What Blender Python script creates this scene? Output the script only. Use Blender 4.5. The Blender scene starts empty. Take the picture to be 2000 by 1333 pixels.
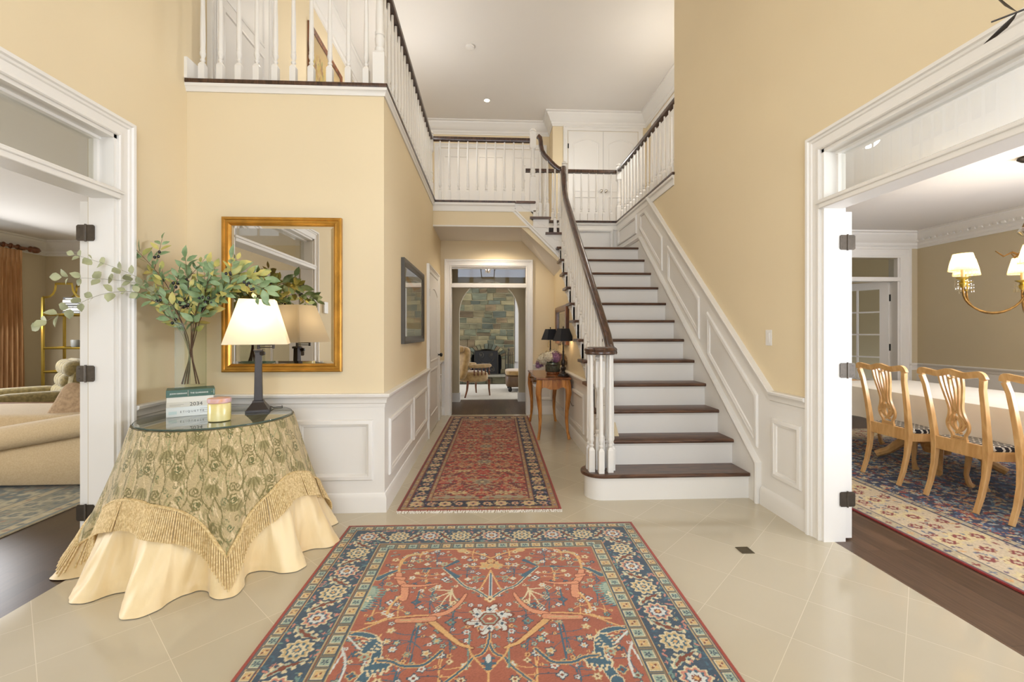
import bpy, bmesh, math, random
import numpy as np
from mathutils import Vector, Matrix
PI = math.pi
D = bpy.data
S = bpy.context.scene
COL = S.collection
random.seed(7)

# ------------------------------------------------------------------ camera
cam_d = D.cameras.new('camera')
cam_d.sensor_width = 36.0
cam_d.lens = 36.0 * 889.0 / 2000.0
cam_d.shift_y = -16.5 / 2000.0
cam_d.clip_start = 0.05
cam_d.clip_end = 100
cam = D.objects.new('camera', cam_d)
cam.location = (0, 0, 1.30)
cam.rotation_euler = (PI / 2, 0, math.radians(-2.85))
COL.objects.link(cam)
S.camera = cam
# ------------------------------------------------------------------ colour management
S.view_settings.view_transform = 'Standard'
S.view_settings.look = 'None'
S.view_settings.gamma = 1
S.view_settings.use_curve_mapping = False
S.view_settings.exposure = 0.0
S.cycles.max_bounces = 9
S.cycles.diffuse_bounces = 5
S.cycles.glossy_bounces = 5
S.cycles.transmission_bounces = 6
S.cycles.transparent_max_bounces = 16
S.cycles.caustics_reflective = False
S.cycles.caustics_refractive = False
S.cycles.sample_clamp_indirect = 6
# ------------------------------------------------------------------ world and lights
W = D.worlds.new('daylight')
S.world = W
W.use_nodes = True
W.node_tree.nodes['Background'].inputs[0].default_value = (0.80, 0.90, 1.06, 1)
W.node_tree.nodes['Background'].inputs[1].default_value = 2.9

def area(name, loc, rot, sx, sy, power, col=(1, .93, .82), spread=180):
    l = D.lights.new(name, 'AREA')
    l.shape = 'RECTANGLE'; l.size = sx; l.size_y = sy
    l.energy = power; l.color = col; l.spread = math.radians(spread)
    o = D.objects.new(name, l); o.location = loc; o.rotation_euler = rot
    COL.objects.link(o); return o
def bulb(name, loc, power, r=.03, col=(1, .72, .42)):
    l = D.lights.new(name, 'POINT'); l.energy = power; l.shadow_soft_size = r; l.color = col
    o = D.objects.new(name, l); o.location = loc; COL.objects.link(o); return o
def downlight(name, loc, power, col=(1, .86, .68), r=.06, ang=130):
    l = D.lights.new(name, 'SPOT'); l.energy = power; l.spot_size = math.radians(ang); l.spot_blend = .6
    l.shadow_soft_size = r; l.color = col
    o = D.objects.new(name, l); o.location = loc; COL.objects.link(o); return o
WARM = (1, .90, .76)
DAY = (.89, .97, 1.14)
LDAY = (.97, .97, .98)
# daylight through the front door's glass and the tall window above it
area('daylight_front_window', (0.0, -2.35, 4.0), (PI/2+.75, 0, 0), 2.9, 2.0, 145, DAY)
area('daylight_front_door', (0.0, -2.35, 1.5), (PI/2+.1, 0, 0), 2.8, 2.4, 145, DAY)
# living room: daylight at the curtained window, then an added fill without a window
area('daylight_living_side', (-6.85, 5.9, 1.5), (0, -PI/2+.45, 0), 1.9, 1.6, 85, LDAY)
area('living_side_fill', (-6.95, 1.2, 1.5), (0, -PI/2-.35, 0), 1.9, 2.6, 265, LDAY)
# added fill lights at windowless dining room walls, to brighten the room
area('dining_front_fill', (4.3, -0.9, 1.5), (PI/2+.35, 0, 0), 3.0, 1.8, 115, DAY)
area('dining_side_fill', (6.1, 1.1, 1.5), (0, PI/2+.35, 0), 1.9, 3.0, 380, DAY)
# family room windows either side of the chimney
area('daylight_family_left', (-3.2, 10.6, 2.2), (0, -PI/2, 0), 3.0, 2.4, 110, DAY)
area('daylight_family_right', (3.2, 10.6, 2.2), (0, PI/2, 0), 3.0, 2.4, 110, DAY)
# recessed ceiling lights
for i, (x, y, p) in enumerate([(-.044, 8.315, 30), (-1.45, 6.2, 30), (.2, 2.6, 34), (2.55, 6.6, 26)]):
    downlight('downlight_upper', (x, y, 5.50), p)
# added point lights without fixtures, brightening the upper ceiling and walls
for x, y, z, p in ((-1.3, 6.5, 4.2, 52), (2.6, 6.1, 4.3, 38), (1.6, 7.9, 4.3, 9), (-1.0, 4.8, 4.4, 16)):
    bulb('upstairs_fill_light', (x, y, z), p, .15, (.97, .98, .98))
downlight('downlight_rear_hall', (0, 7.95, 2.70), 10)
downlight('downlight_hall', (.1, 6.72, 2.70), 30, ang=160)

# ------------------------------------------------------------------ materials
def lin(c):
    out = []
    for v in c[:3]:
        v /= 255.0
        out.append(v / 12.92 if v <= .04045 else ((v + .055) / 1.055) ** 2.4)
    return (out[0], out[1], out[2], 1.0)
class NT:
    def __init__(s, name):
        s.m = D.materials.new(name); s.m.use_nodes = True
        s.t = s.m.node_tree; s.b = s.t.nodes['Principled BSDF']; s.out = s.t.nodes['Material Output']
    def n(s, typ, **kw):
        nd = s.t.nodes.new(typ)
        for k, v in kw.items(): setattr(nd, k, v)
        return nd
    def l(s, a, b): s.t.links.new(a, b)
    def val(s, nd, **kw):
        for k, v in kw.items(): nd.inputs[k.replace('_', ' ')].default_value = v
        return nd
def P(name, rgb, rough=.5, metal=0.0, var=0.0, scale=8.0, bump=0.0, bscale=60.0, stretch=(1, 1, 1), spec=.5, coat=0, sheen=0, rgb2=None, detail=4):
    """painted / woven / cast surface: base colour with an optional procedural variation and relief"""
    k = NT(name); b = k.b
    b.inputs['Roughness'].default_value = rough; b.inputs['Metallic'].default_value = metal
    b.inputs['Specular IOR Level'].default_value = spec
    b.inputs['Coat Weight'].default_value = coat; b.inputs['Sheen Weight'].default_value = sheen
    tc = k.n('ShaderNodeTexCoord'); mp = k.n('ShaderNodeMapping'); mp.inputs['Scale'].default_value = stretch
    k.l(tc.outputs['Object'], mp.inputs['Vector'])
    no = k.n('ShaderNodeTexNoise'); no.inputs['Scale'].default_value = scale; no.inputs['Detail'].default_value = detail
    k.l(mp.outputs[0], no.inputs['Vector'])
    mx = k.n('ShaderNodeMix', data_type='RGBA')
    c = lin(rgb); c2 = lin(rgb2) if rgb2 else tuple(v * (1 - var) for v in c[:3]) + (1,)
    mx.inputs[6].default_value = c2; mx.inputs[7].default_value = c
    rp = k.n('ShaderNodeMapRange'); rp.inputs[1].default_value = .35; rp.inputs[2].default_value = .65
    k.l(no.outputs['Fac'], rp.inputs[0]); k.l(rp.outputs[0], mx.inputs[0]); k.l(mx.outputs[2], b.inputs['Base Color'])
    if bump:
        n2 = k.n('ShaderNodeTexNoise'); n2.inputs['Scale'].default_value = bscale; n2.inputs['Detail'].default_value = 5
        k.l(mp.outputs[0], n2.inputs['Vector'])
        bp = k.n('ShaderNodeBump'); bp.inputs['Strength'].default_value = bump; bp.inputs['Distance'].default_value = .01
        k.l(n2.outputs['Fac'], bp.inputs['Height']); k.l(bp.outputs[0], b.inputs['Normal'])
    return k.m
def emis(name, rgb, st):
    k = NT(name); k.b.inputs['Base Color'].default_value = lin(rgb)
    k.b.inputs['Emission Color'].default_value = lin(rgb); k.b.inputs['Emission Strength'].default_value = st
    return k.m
def thin_glass(name, tint=(255, 255, 255), ior=1.5, gain=1.0, rough=0.0):
    k = NT(name); tr = k.n('ShaderNodeBsdfTransparent'); tr.inputs[0].default_value = lin(tint)
    gl = k.n('ShaderNodeBsdfGlossy'); gl.inputs['Roughness'].default_value = rough
    fr = k.n('ShaderNodeFresnel'); fr.inputs[0].default_value = ior
    ma = k.n('ShaderNodeMath', operation='MULTIPLY', use_clamp=True); ma.inputs[1].default_value = gain
    ge = k.n('ShaderNodeNewGeometry'); inv = k.n('ShaderNodeMath', operation='SUBTRACT'); inv.inputs[0].default_value = 1; k.l(ge.outputs['Backfacing'], inv.inputs[1])
    m3 = k.n('ShaderNodeMath', operation='MULTIPLY'); k.l(ma.outputs[0], m3.inputs[0]); k.l(inv.outputs[0], m3.inputs[1])
    mx = k.n('ShaderNodeMixShader'); k.l(fr.outputs[0], ma.inputs[0]); k.l(m3.outputs[0], mx.inputs[0])
    k.l(tr.outputs[0], mx.inputs[1]); k.l(gl.outputs[0], mx.inputs[2]); k.l(mx.outputs[0], k.out.inputs[0])
    return k.m
def wood(name, dark, light, rough=.35, stretch=(1, 1, 1), scale=14, coat=.0, bump=.05):
    k = NT(name); b = k.b; b.inputs['Roughness'].default_value = rough; b.inputs['Coat Weight'].default_value = coat
    tc = k.n('ShaderNodeTexCoord'); mp = k.n('ShaderNodeMapping'); mp.inputs['Scale'].default_value = stretch
    k.l(tc.outputs['Object'], mp.inputs['Vector'])
    no = k.n('ShaderNodeTexNoise'); no.inputs['Scale'].default_value = scale; no.inputs['Detail'].default_value = 7; no.inputs['Distortion'].default_value = 1.2
    k.l(mp.outputs[0], no.inputs['Vector'])
    cr = k.n('ShaderNodeValToRGB'); cr.color_ramp.elements[0].position = .34; cr.color_ramp.elements[0].color = lin(dark)
    cr.color_ramp.elements[1].position = .66; cr.color_ramp.elements[1].color = lin(light)
    k.l(no.outputs['Fac'], cr.inputs[0]); k.l(cr.outputs[0], b.inputs['Base Color'])
    bp = k.n('ShaderNodeBump'); bp.inputs['Strength'].default_value = bump; bp.inputs['Distance'].default_value = .004
    k.l(no.outputs['Fac'], bp.inputs['Height']); k.l(bp.outputs[0], b.inputs['Normal'])
    return k.m
def vcol(name, rough=.9, bump=.0, bscale=300, sheen=0, fuzz=0.0, fscale=400, spec=.3):
    """surface whose woven / painted pattern is stored with the mesh"""
    k = NT(name); b = k.b; b.inputs['Roughness'].default_value = rough; b.inputs['Sheen Weight'].default_value = sheen
    b.inputs['Specular IOR Level'].default_value = spec
    at = k.n('ShaderNodeAttribute', attribute_name='pattern')
    last = at.outputs['Color']
    tc = k.n('ShaderNodeTexCoord')
    if fuzz:
        no = k.n('ShaderNodeTexNoise'); no.inputs['Scale'].default_value = fscale; no.inputs['Detail'].default_value = 3
        mp = k.n('ShaderNodeMapping'); mp.inputs['Scale'].default_value = (.35, 1.6, 1); k.l(tc.outputs['Object'], mp.inputs['Vector']); k.l(mp.outputs[0], no.inputs['Vector'])
        mr = k.n('ShaderNodeMapRange'); mr.inputs[1].default_value = .3; mr.inputs[2].default_value = .7
        mr.inputs[3].default_value = 1 - fuzz; mr.inputs[4].default_value = 1 + fuzz
        k.l(no.outputs['Fac'], mr.inputs[0])
        vm = k.n('ShaderNodeVectorMath', operation='SCALE'); k.l(last, vm.inputs[0]); k.l(mr.outputs[0], vm.inputs['Scale'])
        last = vm.outputs[0]
    k.l(last, b.inputs['Base Color'])
    if bump:
        n2 = k.n('ShaderNodeTexNoise'); n2.inputs['Scale'].default_value = bscale; k.l(tc.outputs['Object'], n2.inputs['Vector'])
        bp = k.n('ShaderNodeBump'); bp.inputs['Strength'].default_value = bump; bp.inputs['Distance'].default_value = .004
        k.l(n2.outputs['Fac'], bp.inputs['Height']); k.l(bp.outputs[0], b.inputs['Normal'])
    return k.m

M = {}
M['yellow'] = P('yellow_wall_paint', (221, 204, 170), .75, var=.02, scale=1.5, bump=.015, bscale=250, spec=.25)
M['taupe'] = P('taupe_wall_paint', (197, 183, 153), .75, var=.02, scale=1.5, spec=.25)
M['white'] = P('white_trim_paint', (226, 222, 215), .38, var=.015, scale=3, spec=.4)
M['ceil'] = P('ceiling_paint', (224, 219, 212), .8, var=.01, scale=2, spec=.2)
M['darkwood'] = wood('dark_stained_oak', (44, 26, 17), (84, 55, 38), .30, (6, 1.0, 6), 5, .15)
M['tread'] = wood('dark_stained_tread', (58, 36, 25), (104, 72, 52), .33, (1.0, 6, 6), 5, .15)
M['rail'] = wood('dark_handrail', (40, 24, 16), (88, 60, 44), .28, (6, 1.2, 2), 6, .2)
M['honey'] = wood('honey_maple', (204, 156, 98), (226, 184, 126), .33, (3, 3, .8), 6, .1, .02)
M['orange_wood'] = wood('amber_lit_wood', (180, 112, 44), (206, 140, 62), .33, (3, 3, .8), 6, .1, .02)
M['walnut'] = wood('walnut', (80, 44, 24), (134, 82, 48), .3, (3, 3, .8), 6, .2, .02)
M['cherry'] = wood('cherry_table', (150, 88, 34), (205, 140, 68), .32, (3, 3, .8), 5, .15, .02)
M['cherry_top'] = wood('cherry_table_top', (96, 50, 24), (150, 92, 50), .22, (3, 1, 3), 5, .3, .02)
M['hinge'] = P('bronze_hinge', (84, 76, 66), .4, .7, var=.2, scale=40)
M['black'] = P('black_metal', (30, 27, 25), .4, .3, var=.1, scale=20)
M['bronze'] = P('dark_bronze', (52, 45, 40), .38, .5, var=.2, scale=20)
M['chrome'] = P('chrome', (200, 196, 188), .15, 1.0)
M['gold'] = P('antique_gold', (206, 152, 66), .32, .75, var=.3, scale=10, stretch=(1, 1, 1))
M['brass'] = P('brass', (196, 170, 80), .28, .9, var=.1)
M['abrass'] = P('antique_brass', (140, 104, 52), .35, .8, var=.4, scale=30)
M['mirror'] = P('mirror_silver', (214, 210, 204), .0, 1.0)
M['glass'] = thin_glass('window_glass', (245, 246, 244), 1.5, 1.5)
M['transom'] = thin_glass('transom_glass', (240, 240, 236), 1.5, 1.0)
M['vaseglass'] = thin_glass('clear_glass', (248, 250, 248), 1.45, .3)
M['crystal'] = thin_glass('crystal', (250, 246, 236), 1.8, 2.2)
M['glasstop'] = thin_glass('glass_table_top', (240, 246, 240), 1.55, 1.6)
M['glassedge'] = P('green_glass_edge', (74, 92, 84), .1, .2, spec=.8)
M['satin'] = P('gold_satin', (238, 216, 170), .48, .0, rgb2=(222, 194, 142), scale=5, bump=.6, bscale=11, spec=.6, sheen=.35, stretch=(1, 1, .35))
M['cord'] = P('gold_fringe', (228, 204, 152), .6, rgb2=(190, 160, 106), scale=90)
M['linen'] = P('white_tablecloth', (236, 231, 222), .85, var=.03, scale=6, bump=.1, bscale=12)
M['shade_blk'] = P('black_shade', (28, 30, 38), .6, var=.1)
M['stem'] = P('brown_stem', (104, 74, 56), .7, var=.35, scale=60)
M['stem_g'] = P('grey_green_stem', (138, 136, 108), .7, var=.2, scale=60)
M['leaf'] = P('olive_leaf', (150, 172, 128), .5, rgb2=(112, 138, 92), scale=14, detail=2)
M['leaf_y'] = P('yellowed_leaf', (208, 192, 108), .5, rgb2=(150, 158, 92), scale=12, detail=2)
M['leaf_e'] = P('eucalyptus_leaf', (176, 178, 138), .6, rgb2=(140, 142, 108), scale=10, detail=2)
M['berry'] = P('black_berry', (22, 22, 26), .2, spec=.7)
M['olivefab'] = P('olive_chenille', (142, 126, 78), .85, rgb2=(112, 98, 58), scale=30, bump=.4, bscale=60, sheen=.3)
M['beigefab'] = P('beige_linen_upholstery', (196, 174, 136), .9, rgb2=(186, 162, 124), scale=90, bump=.3, bscale=140, sheen=.2)
M['pinkfab'] = P('tan_pillow_fabric', (176, 150, 118), .9, rgb2=(150, 126, 98), scale=40, bump=.35, bscale=90)
M['curtain'] = P('copper_silk_curtain', (216, 172, 122), .5, rgb2=(186, 140, 92), scale=6, stretch=(4, 4, .5), spec=.5, sheen=.3)
M['tanleather'] = P('tan_velvet', (184, 152, 100), .8, rgb2=(160, 128, 80), scale=14, sheen=.3)
M['brownleather'] = P('brown_leather', (110, 84, 58), .5, var=.3, scale=12)
M['cream_rug'] = P('cream_carpet', (206, 198, 180), .95, var=.08, scale=14, bump=.3, bscale=90)
M['plate'] = P('white_plate', (238, 234, 226), .3)
M['soot'] = P('soot_black', (20, 18, 16), .8)
M['iron'] = P('wrought_iron', (70, 64, 54), .45, .6)
M['paper'] = P('book_pages', (226, 218, 200), .9, var=.08, scale=90, stretch=(.2, .2, 6))

def plank(name, dark, light, w, rough, axis=0):
    k = NT(name); b = k.b; b.inputs['Roughness'].default_value = rough
    tc = k.n('ShaderNodeTexCoord'); mp = k.n('ShaderNodeMapping'); k.l(tc.outputs['Object'], mp.inputs['Vector'])
    mp.inputs['Rotation'].default_value = (0, 0, PI / 2 if axis == 0 else 0)
    br = k.n('ShaderNodeTexBrick'); br.inputs['Scale'].default_value = 1; br.inputs['Brick Width'].default_value = 1.3
    br.inputs['Row Height'].default_value = w; br.inputs['Mortar Size'].default_value = .0012
    br.inputs['Color1'].default_value = lin(dark); br.inputs['Color2'].default_value = lin(light)
    br.inputs['Mortar'].default_value = lin(tuple(v * .5 for v in dark)); br.offset = .37
    k.l(mp.outputs[0], br.inputs['Vector'])
    mp2 = k.n('ShaderNodeMapping'); mp2.inputs['Scale'].default_value = (1.2, 14, 1); k.l(mp.outputs[0], mp2.inputs['Vector'])
    no = k.n('ShaderNodeTexNoise'); no.inputs['Scale'].default_value = 4; no.inputs['Detail'].default_value = 8; no.inputs['Distortion'].default_value = .8
    k.l(mp2.outputs[0], no.inputs['Vector'])
    mr = k.n('ShaderNodeMapRange'); mr.inputs[1].default_value = .3; mr.inputs[2].default_value = .7; mr.inputs[3].default_value = .7; mr.inputs[4].default_value = 1.25
    k.l(no.outputs['Fac'], mr.inputs[0])
    vm = k.n('ShaderNodeVectorMath', operation='SCALE'); k.l(br.outputs['Color'], vm.inputs[0]); k.l(mr.outputs[0], vm.inputs['Scale'])
    k.l(vm.outputs[0], b.inputs['Base Color']); return k.m
M['planks'] = plank('dark_oak_planks', (74, 56, 44), (98, 76, 60), .09, .33, 0)
M['planks_dark'] = plank('espresso_oak_planks', (46, 31, 23), (62, 43, 32), .09, .28, 0)

def tile_mat():
    k = NT('cream_polished_tile'); b = k.b
    s = .3606
    ge = k.n('ShaderNodeNewGeometry'); sp = k.n('ShaderNodeSeparateXYZ'); k.l(ge.outputs['Position'], sp.inputs[0])
    def m(op, a, c=None, d=None):
        nd = k.n('ShaderNodeMath', operation=op)
        for i, x in enumerate((a, c, d)):
            if x is None: continue
            if isinstance(x, (int, float)): nd.inputs[i].default_value = x
            else: k.l(x, nd.inputs[i])
        return nd.outputs[0]
    r2 = .70710678
    X, Y = sp.outputs[0], sp.outputs[1]
    u = m('DIVIDE', m('SUBTRACT', m('MULTIPLY', m('ADD', X, Y), r2), 2.234), s)
    v = m('DIVIDE', m('SUBTRACT', m('MULTIPLY', m('SUBTRACT', Y, X), r2), .778), s)
    def edge(t):
        fr = m('FRACT', t); return m('MINIMUM', fr, m('SUBTRACT', 1.0, fr))
    e = m('MINIMUM', edge(u), edge(v))
    g = m('LESS_THAN', e, .0036)
    wn = k.n('ShaderNodeTexWhiteNoise', noise_dimensions='2D')
    cb = k.n('ShaderNodeCombineXYZ'); k.l(m('FLOOR', u), cb.inputs[0]); k.l(m('FLOOR', v), cb.inputs[1]); k.l(cb.outputs[0], wn.inputs['Vector'])
    no = k.n('ShaderNodeTexNoise'); no.inputs['Scale'].default_value = 3; no.inputs['Detail'].default_value = 6; no.inputs['Distortion'].default_value = 1.0
    k.l(ge.outputs['Position'], no.inputs['Vector'])
    f = m('ADD', m('MULTIPLY', wn.outputs['Value'], .4), m('MULTIPLY', no.outputs['Fac'], .6))
    mx = k.n('ShaderNodeMix', data_type='RGBA'); mx.inputs[6].default_value = lin((188, 178, 156)); mx.inputs[7].default_value = lin((200, 190, 168)); k.l(f, mx.inputs[0])
    m2 = k.n('ShaderNodeMix', data_type='RGBA'); m2.inputs[7].default_value = lin((216, 207, 186)); k.l(mx.outputs[2], m2.inputs[6]); k.l(g, m2.inputs[0])
    k.l(m2.outputs[2], b.inputs['Base Color'])
    b.inputs['Roughness'].default_value = .11; b.inputs['Specular IOR Level'].default_value = .55
    return k.m
M['tile'] = tile_mat()

def shade_mat(name, rgb, tr=.6):
    k = NT(name); di = k.n('ShaderNodeBsdfDiffuse'); di.inputs[0].default_value = lin(rgb)
    tl = k.n('ShaderNodeBsdfTranslucent'); tl.inputs[0].default_value = lin(rgb)
    mx = k.n('ShaderNodeMixShader'); mx.inputs[0].default_value = tr
    k.l(di.outputs[0], mx.inputs[1]); k.l(tl.outputs[0], mx.inputs[2]); k.l(mx.outputs[0], k.out.inputs[0]); return k.m
M['shade'] = shade_mat('linen_lampshade', (252, 240, 216), .55)
M['shade_y'] = shade_mat('pleated_silk_shade', (250, 222, 158), .55)
M['bulb'] = emis('lit_bulb', (255, 226, 180), 12)
M['canglow'] = emis('lit_recessed_lamp', (255, 244, 224), 14)
M['candle'] = P('candle_wax_in_glass', (232, 220, 160), .25, rgb2=(214, 196, 118), scale=6, spec=.6)
# ------------------------------------------------------------------ mesh helpers
WL = {}
def wl(o): return WL.get(o.name, Vector((0, 0, 0)))
class MB:
    def __init__(s): s.v = []; s.f = []
    def add(s, vs, fs):
        o = len(s.v); s.v += [tuple(v) for v in vs]; s.f += [tuple(i + o for i in f) for f in fs]; return s
    def box(s, x0, x1, y0, y1, z0, z1):
        return s.add([(x0,y0,z0),(x1,y0,z0),(x1,y1,z0),(x0,y1,z0),(x0,y0,z1),(x1,y0,z1),(x1,y1,z1),(x0,y1,z1)],
                     [(0,3,2,1),(4,5,6,7),(0,1,5,4),(1,2,6,5),(2,3,7,6),(3,0,4,7)])
    def frus(s, c, a, b, z0, z1, rot=0, sq=1.0):
        vs = []
        for h, z in ((a, z0), (b, z1)):
            for sx, sy in ((-1,-1),(1,-1),(1,1),(-1,1)):
                x, y = sx*h, sy*h*sq
                vs.append((c[0]+x*math.cos(rot)-y*math.sin(rot), c[1]+x*math.sin(rot)+y*math.cos(rot), z))
        return s.add(vs, [(0,3,2,1),(4,5,6,7),(0,1,5,4),(1,2,6,5),(2,3,7,6),(3,0,4,7)])
    def prism(s, poly, ax, a, b):
        """poly in the plane across axis ax ('x': (y,z), 'y': (x,z), 'z': (x,y))"""
        def p(q, t):
            return (t,q[0],q[1]) if ax == 'x' else ((q[0],t,q[1]) if ax == 'y' else (q[0],q[1],t))
        n = len(poly)
        return s.add([p(q,a) for q in poly]+[p(q,b) for q in poly],
                     [tuple(range(n)), tuple(range(2*n-1,n-1,-1))]+[(i,(i+1)%n,n+(i+1)%n,n+i) for i in range(n)])
    def lathe(s, c, prof, seg=20, cap=True, ax='z'):
        vs = []; n = len(prof)
        for r, z in prof:
            for i in range(seg):
                a = 2*PI*i/seg; q = (r*math.cos(a), r*math.sin(a))
                if ax == 'z': vs.append((c[0]+q[0], c[1]+q[1], c[2]+z))
                elif ax == 'x': vs.append((c[0]+z, c[1]+q[0], c[2]+q[1]))
                else: vs.append((c[0]+q[0], c[1]+z, c[2]+q[1]))
        fs = [(j*seg+i, j*seg+(i+1)%seg, (j+1)*seg+(i+1)%seg, (j+1)*seg+i) for j in range(n-1) for i in range(seg)]
        if cap: fs += [tuple(range(seg-1,-1,-1)), tuple((n-1)*seg+i for i in range(seg))]
        return s.add(vs, fs)
    def tube(s, pts, r, seg=8, flat=1.0, up=None):
        pts = [Vector(p) for p in pts]; n = len(pts); vs = []
        rs = r if isinstance(r, (list, tuple)) else [r]*n
        ref = Vector(up) if up else None; prev = None
        for i, p in enumerate(pts):
            t = (pts[min(i+1,n-1)]-pts[max(i-1,0)]).normalized()
            if ref: a = ref - t*ref.dot(t)
            elif prev is None: a = t.orthogonal()
            else: a = prev - t*prev.dot(t)
            if a.length < 1e-6: a = t.orthogonal()
            a.normalize(); prev = a; b = t.cross(a)
            for k in range(seg):
                w = 2*PI*k/seg
                vs.append(p + a*(rs[i]*math.cos(w)) + b*(rs[i]*flat*math.sin(w)))
        fs = [(j*seg+i, j*seg+(i+1)%seg, (j+1)*seg+(i+1)%seg, (j+1)*seg+i) for j in range(n-1) for i in range(seg)]
        fs += [tuple(range(seg-1,-1,-1)), tuple((n-1)*seg+i for i in range(seg))]
        return s.add(vs, fs)
    def sweep(s, pts, n, prof, closed=False):
        """mitred moulding: prof = [(offset across the path in the plane with normal n, height along n)]"""
        pts = [Vector(p) for p in pts]; n = Vector(n).normalized(); N = len(pts); m = len(prof); vs = []
        for i in range(N):
            if closed: a, b = pts[i-1], pts[(i+1)%N]
            else: a, b = pts[max(i-1,0)], pts[min(i+1,N-1)]
            d1 = (pts[i]-a); d2 = (b-pts[i])
            if d1.length < 1e-9: d1 = d2
            if d2.length < 1e-9: d2 = d1
            p1 = n.cross(d1.normalized()); p2 = n.cross(d2.normalized()); q = p1+p2
            q = q.normalized(); q = q / max(.3, q.dot(p1))
            for (o, h) in prof: vs.append(pts[i]+q*o+n*h)
        fs = []
        for i in range(N if closed else N-1):
            j = (i+1) % N
            for k in range(m): fs.append((i*m+k, i*m+(k+1)%m, j*m+(k+1)%m, j*m+k))
        if not closed: fs += [tuple(range(m)), tuple((N-1)*m+k for k in range(m-1,-1,-1))]
        return s.add(vs, fs)
    def sell(s, c, r, e=.4, nu=20, nv=12, rot=0, tilt=None):
        """rounded cushion / box (superellipsoid)"""
        vs = []
        sg = lambda w, k: math.copysign(abs(w)**k, w)
        for j in range(nv+1):
            t = -PI/2 + PI*j/nv
            for i in range(nu):
                u = 2*PI*i/nu
                p = Vector((r[0]*sg(math.cos(t),e)*sg(math.cos(u),e), r[1]*sg(math.cos(t),e)*sg(math.sin(u),e), r[2]*sg(math.sin(t),e)))
                if tilt: p = Matrix.Rotation(tilt[0],3,tilt[1]) @ p
                if rot: p = Matrix.Rotation(rot,3,'Z') @ p
                vs.append(p+Vector(c))
        fs = [(j*nu+i, j*nu+(i+1)%nu, (j+1)*nu+(i+1)%nu, (j+1)*nu+i) for j in range(nv) for i in range(nu)]
        return s.add(vs, fs)
    def xf(s, mat, start=0):
        s.v[start:] = [tuple(mat @ Vector(v)) for v in s.v[start:]]; return s
    def map(s, fn, start=0): s.v[start:] = [tuple(fn(*v)) for v in s.v[start:]]; return s
    def build(s, name, mat, parent=None, world=True, ang=38, bevel=0, **tags):
        off = wl(parent) if (parent is not None and world) else Vector((0,0,0))
        me = D.meshes.new(name)
        me.from_pydata([(v[0]-off.x, v[1]-off.y, v[2]-off.z) for v in s.v], [], s.f)
        bm = bmesh.new(); bm.from_mesh(me)
        bmesh.ops.remove_doubles(bm, verts=bm.verts, dist=1e-6)
        bmesh.ops.recalc_face_normals(bm, faces=bm.faces)
        bm.to_mesh(me); bm.free()
        for p in me.polygons: p.use_smooth = True
        me.set_sharp_from_angle(angle=math.radians(ang))
        me.materials.append(M[mat] if isinstance(mat, str) else mat)
        o = D.objects.new(name, me); COL.objects.link(o)
        if parent is not None: o.parent = parent; WL[o.name] = off.copy()
        if bevel:
            b = o.modifiers.new('edge', 'BEVEL'); b.width = bevel; b.segments = 2; b.limit_method = 'ANGLE'; b.angle_limit = math.radians(40)
        for k, v in tags.items(): o[k] = v
        return o
def thing(name, label, cat, loc=(0,0,0), rz=0, group=None):
    o = D.objects.new(name, None); COL.objects.link(o); o.location = loc; o.rotation_euler = (0,0,rz)
    o.empty_display_size = .1; o['label'] = label; o['category'] = cat
    if group: o['group'] = group
    WL[o.name] = Vector(loc); return o
def struct(mb, name, mat, label, cat='wall', **kw):
    return mb.build(name, mat, None, kind='structure', label=label, category=cat, **kw)
def copy_tree(o, parent=None):
    c = o.copy(); COL.objects.link(c)
    if parent: c.parent = parent
    for ch in list(o.children): copy_tree(ch, c)
    return c
def dup(o, loc, rz=None, label=None):
    c = copy_tree(o); c.location = loc
    if rz is not None: c.rotation_euler = (0,0,rz)
    if label: c['label'] = label
    return c
def text(body, size, loc, rot, mat, parent, name='lettering', ext=.0004, sx=1.0):
    cu = D.curves.new(name, 'FONT'); cu.body = body; cu.size = size; cu.extrude = ext; cu.align_x = 'LEFT'
    cu.resolution_u = 3
    cu.materials.append(M[mat] if isinstance(mat, str) else mat)
    tmp = D.objects.new(name, cu); COL.objects.link(tmp); bpy.context.view_layer.update(); me = D.meshes.new_from_object(tmp); D.objects.remove(tmp); o = D.objects.new(name, me); COL.objects.link(o); o.location = Vector(loc)-wl(parent); o.rotation_euler = rot; o.parent = parent
    o.scale = (sx, 1, 1)
    return o
BOX = MB
# moulding profiles (offset, height)
CASE = [(0,0),(0,.012),(.006,.018),(.018,.018),(.022,.012),(.034,.013),(.060,.015),(.066,.022),(.078,.024),(.084,.034),(.100,.036),(.104,.030),(.104,0)]
PANEL = [(-.025,0),(-.025,.006),(-.018,.016),(-.008,.019),(.006,.019),(.014,.012),(.022,.010),(.025,.004),(.025,0)]
RAILP = [(0,-.10),(.010,-.10),(.012,-.075),(.022,-.068),(.024,-.05),(.034,-.030),(.046,-.022),(.050,-.006),(.046,0),(0,0)]
BASEP = [(0,0),(.018,0),(.018,.105),(.014,.118),(.008,.13),(.004,.138),(0,.14)]
def crown(h=.24, d=.15):
    return [(0,-h),(.012,-h),(.014,-h+.03),(.03,-h+.045),(.034,-h+.075),(.05,-h+.085),(d*.55,-h*.42),(d*.75,-h*.26),(d*.8,-h*.22),(d*.84,-h*.13),(d,-h*.1),(d,0),(0,0)]
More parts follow.
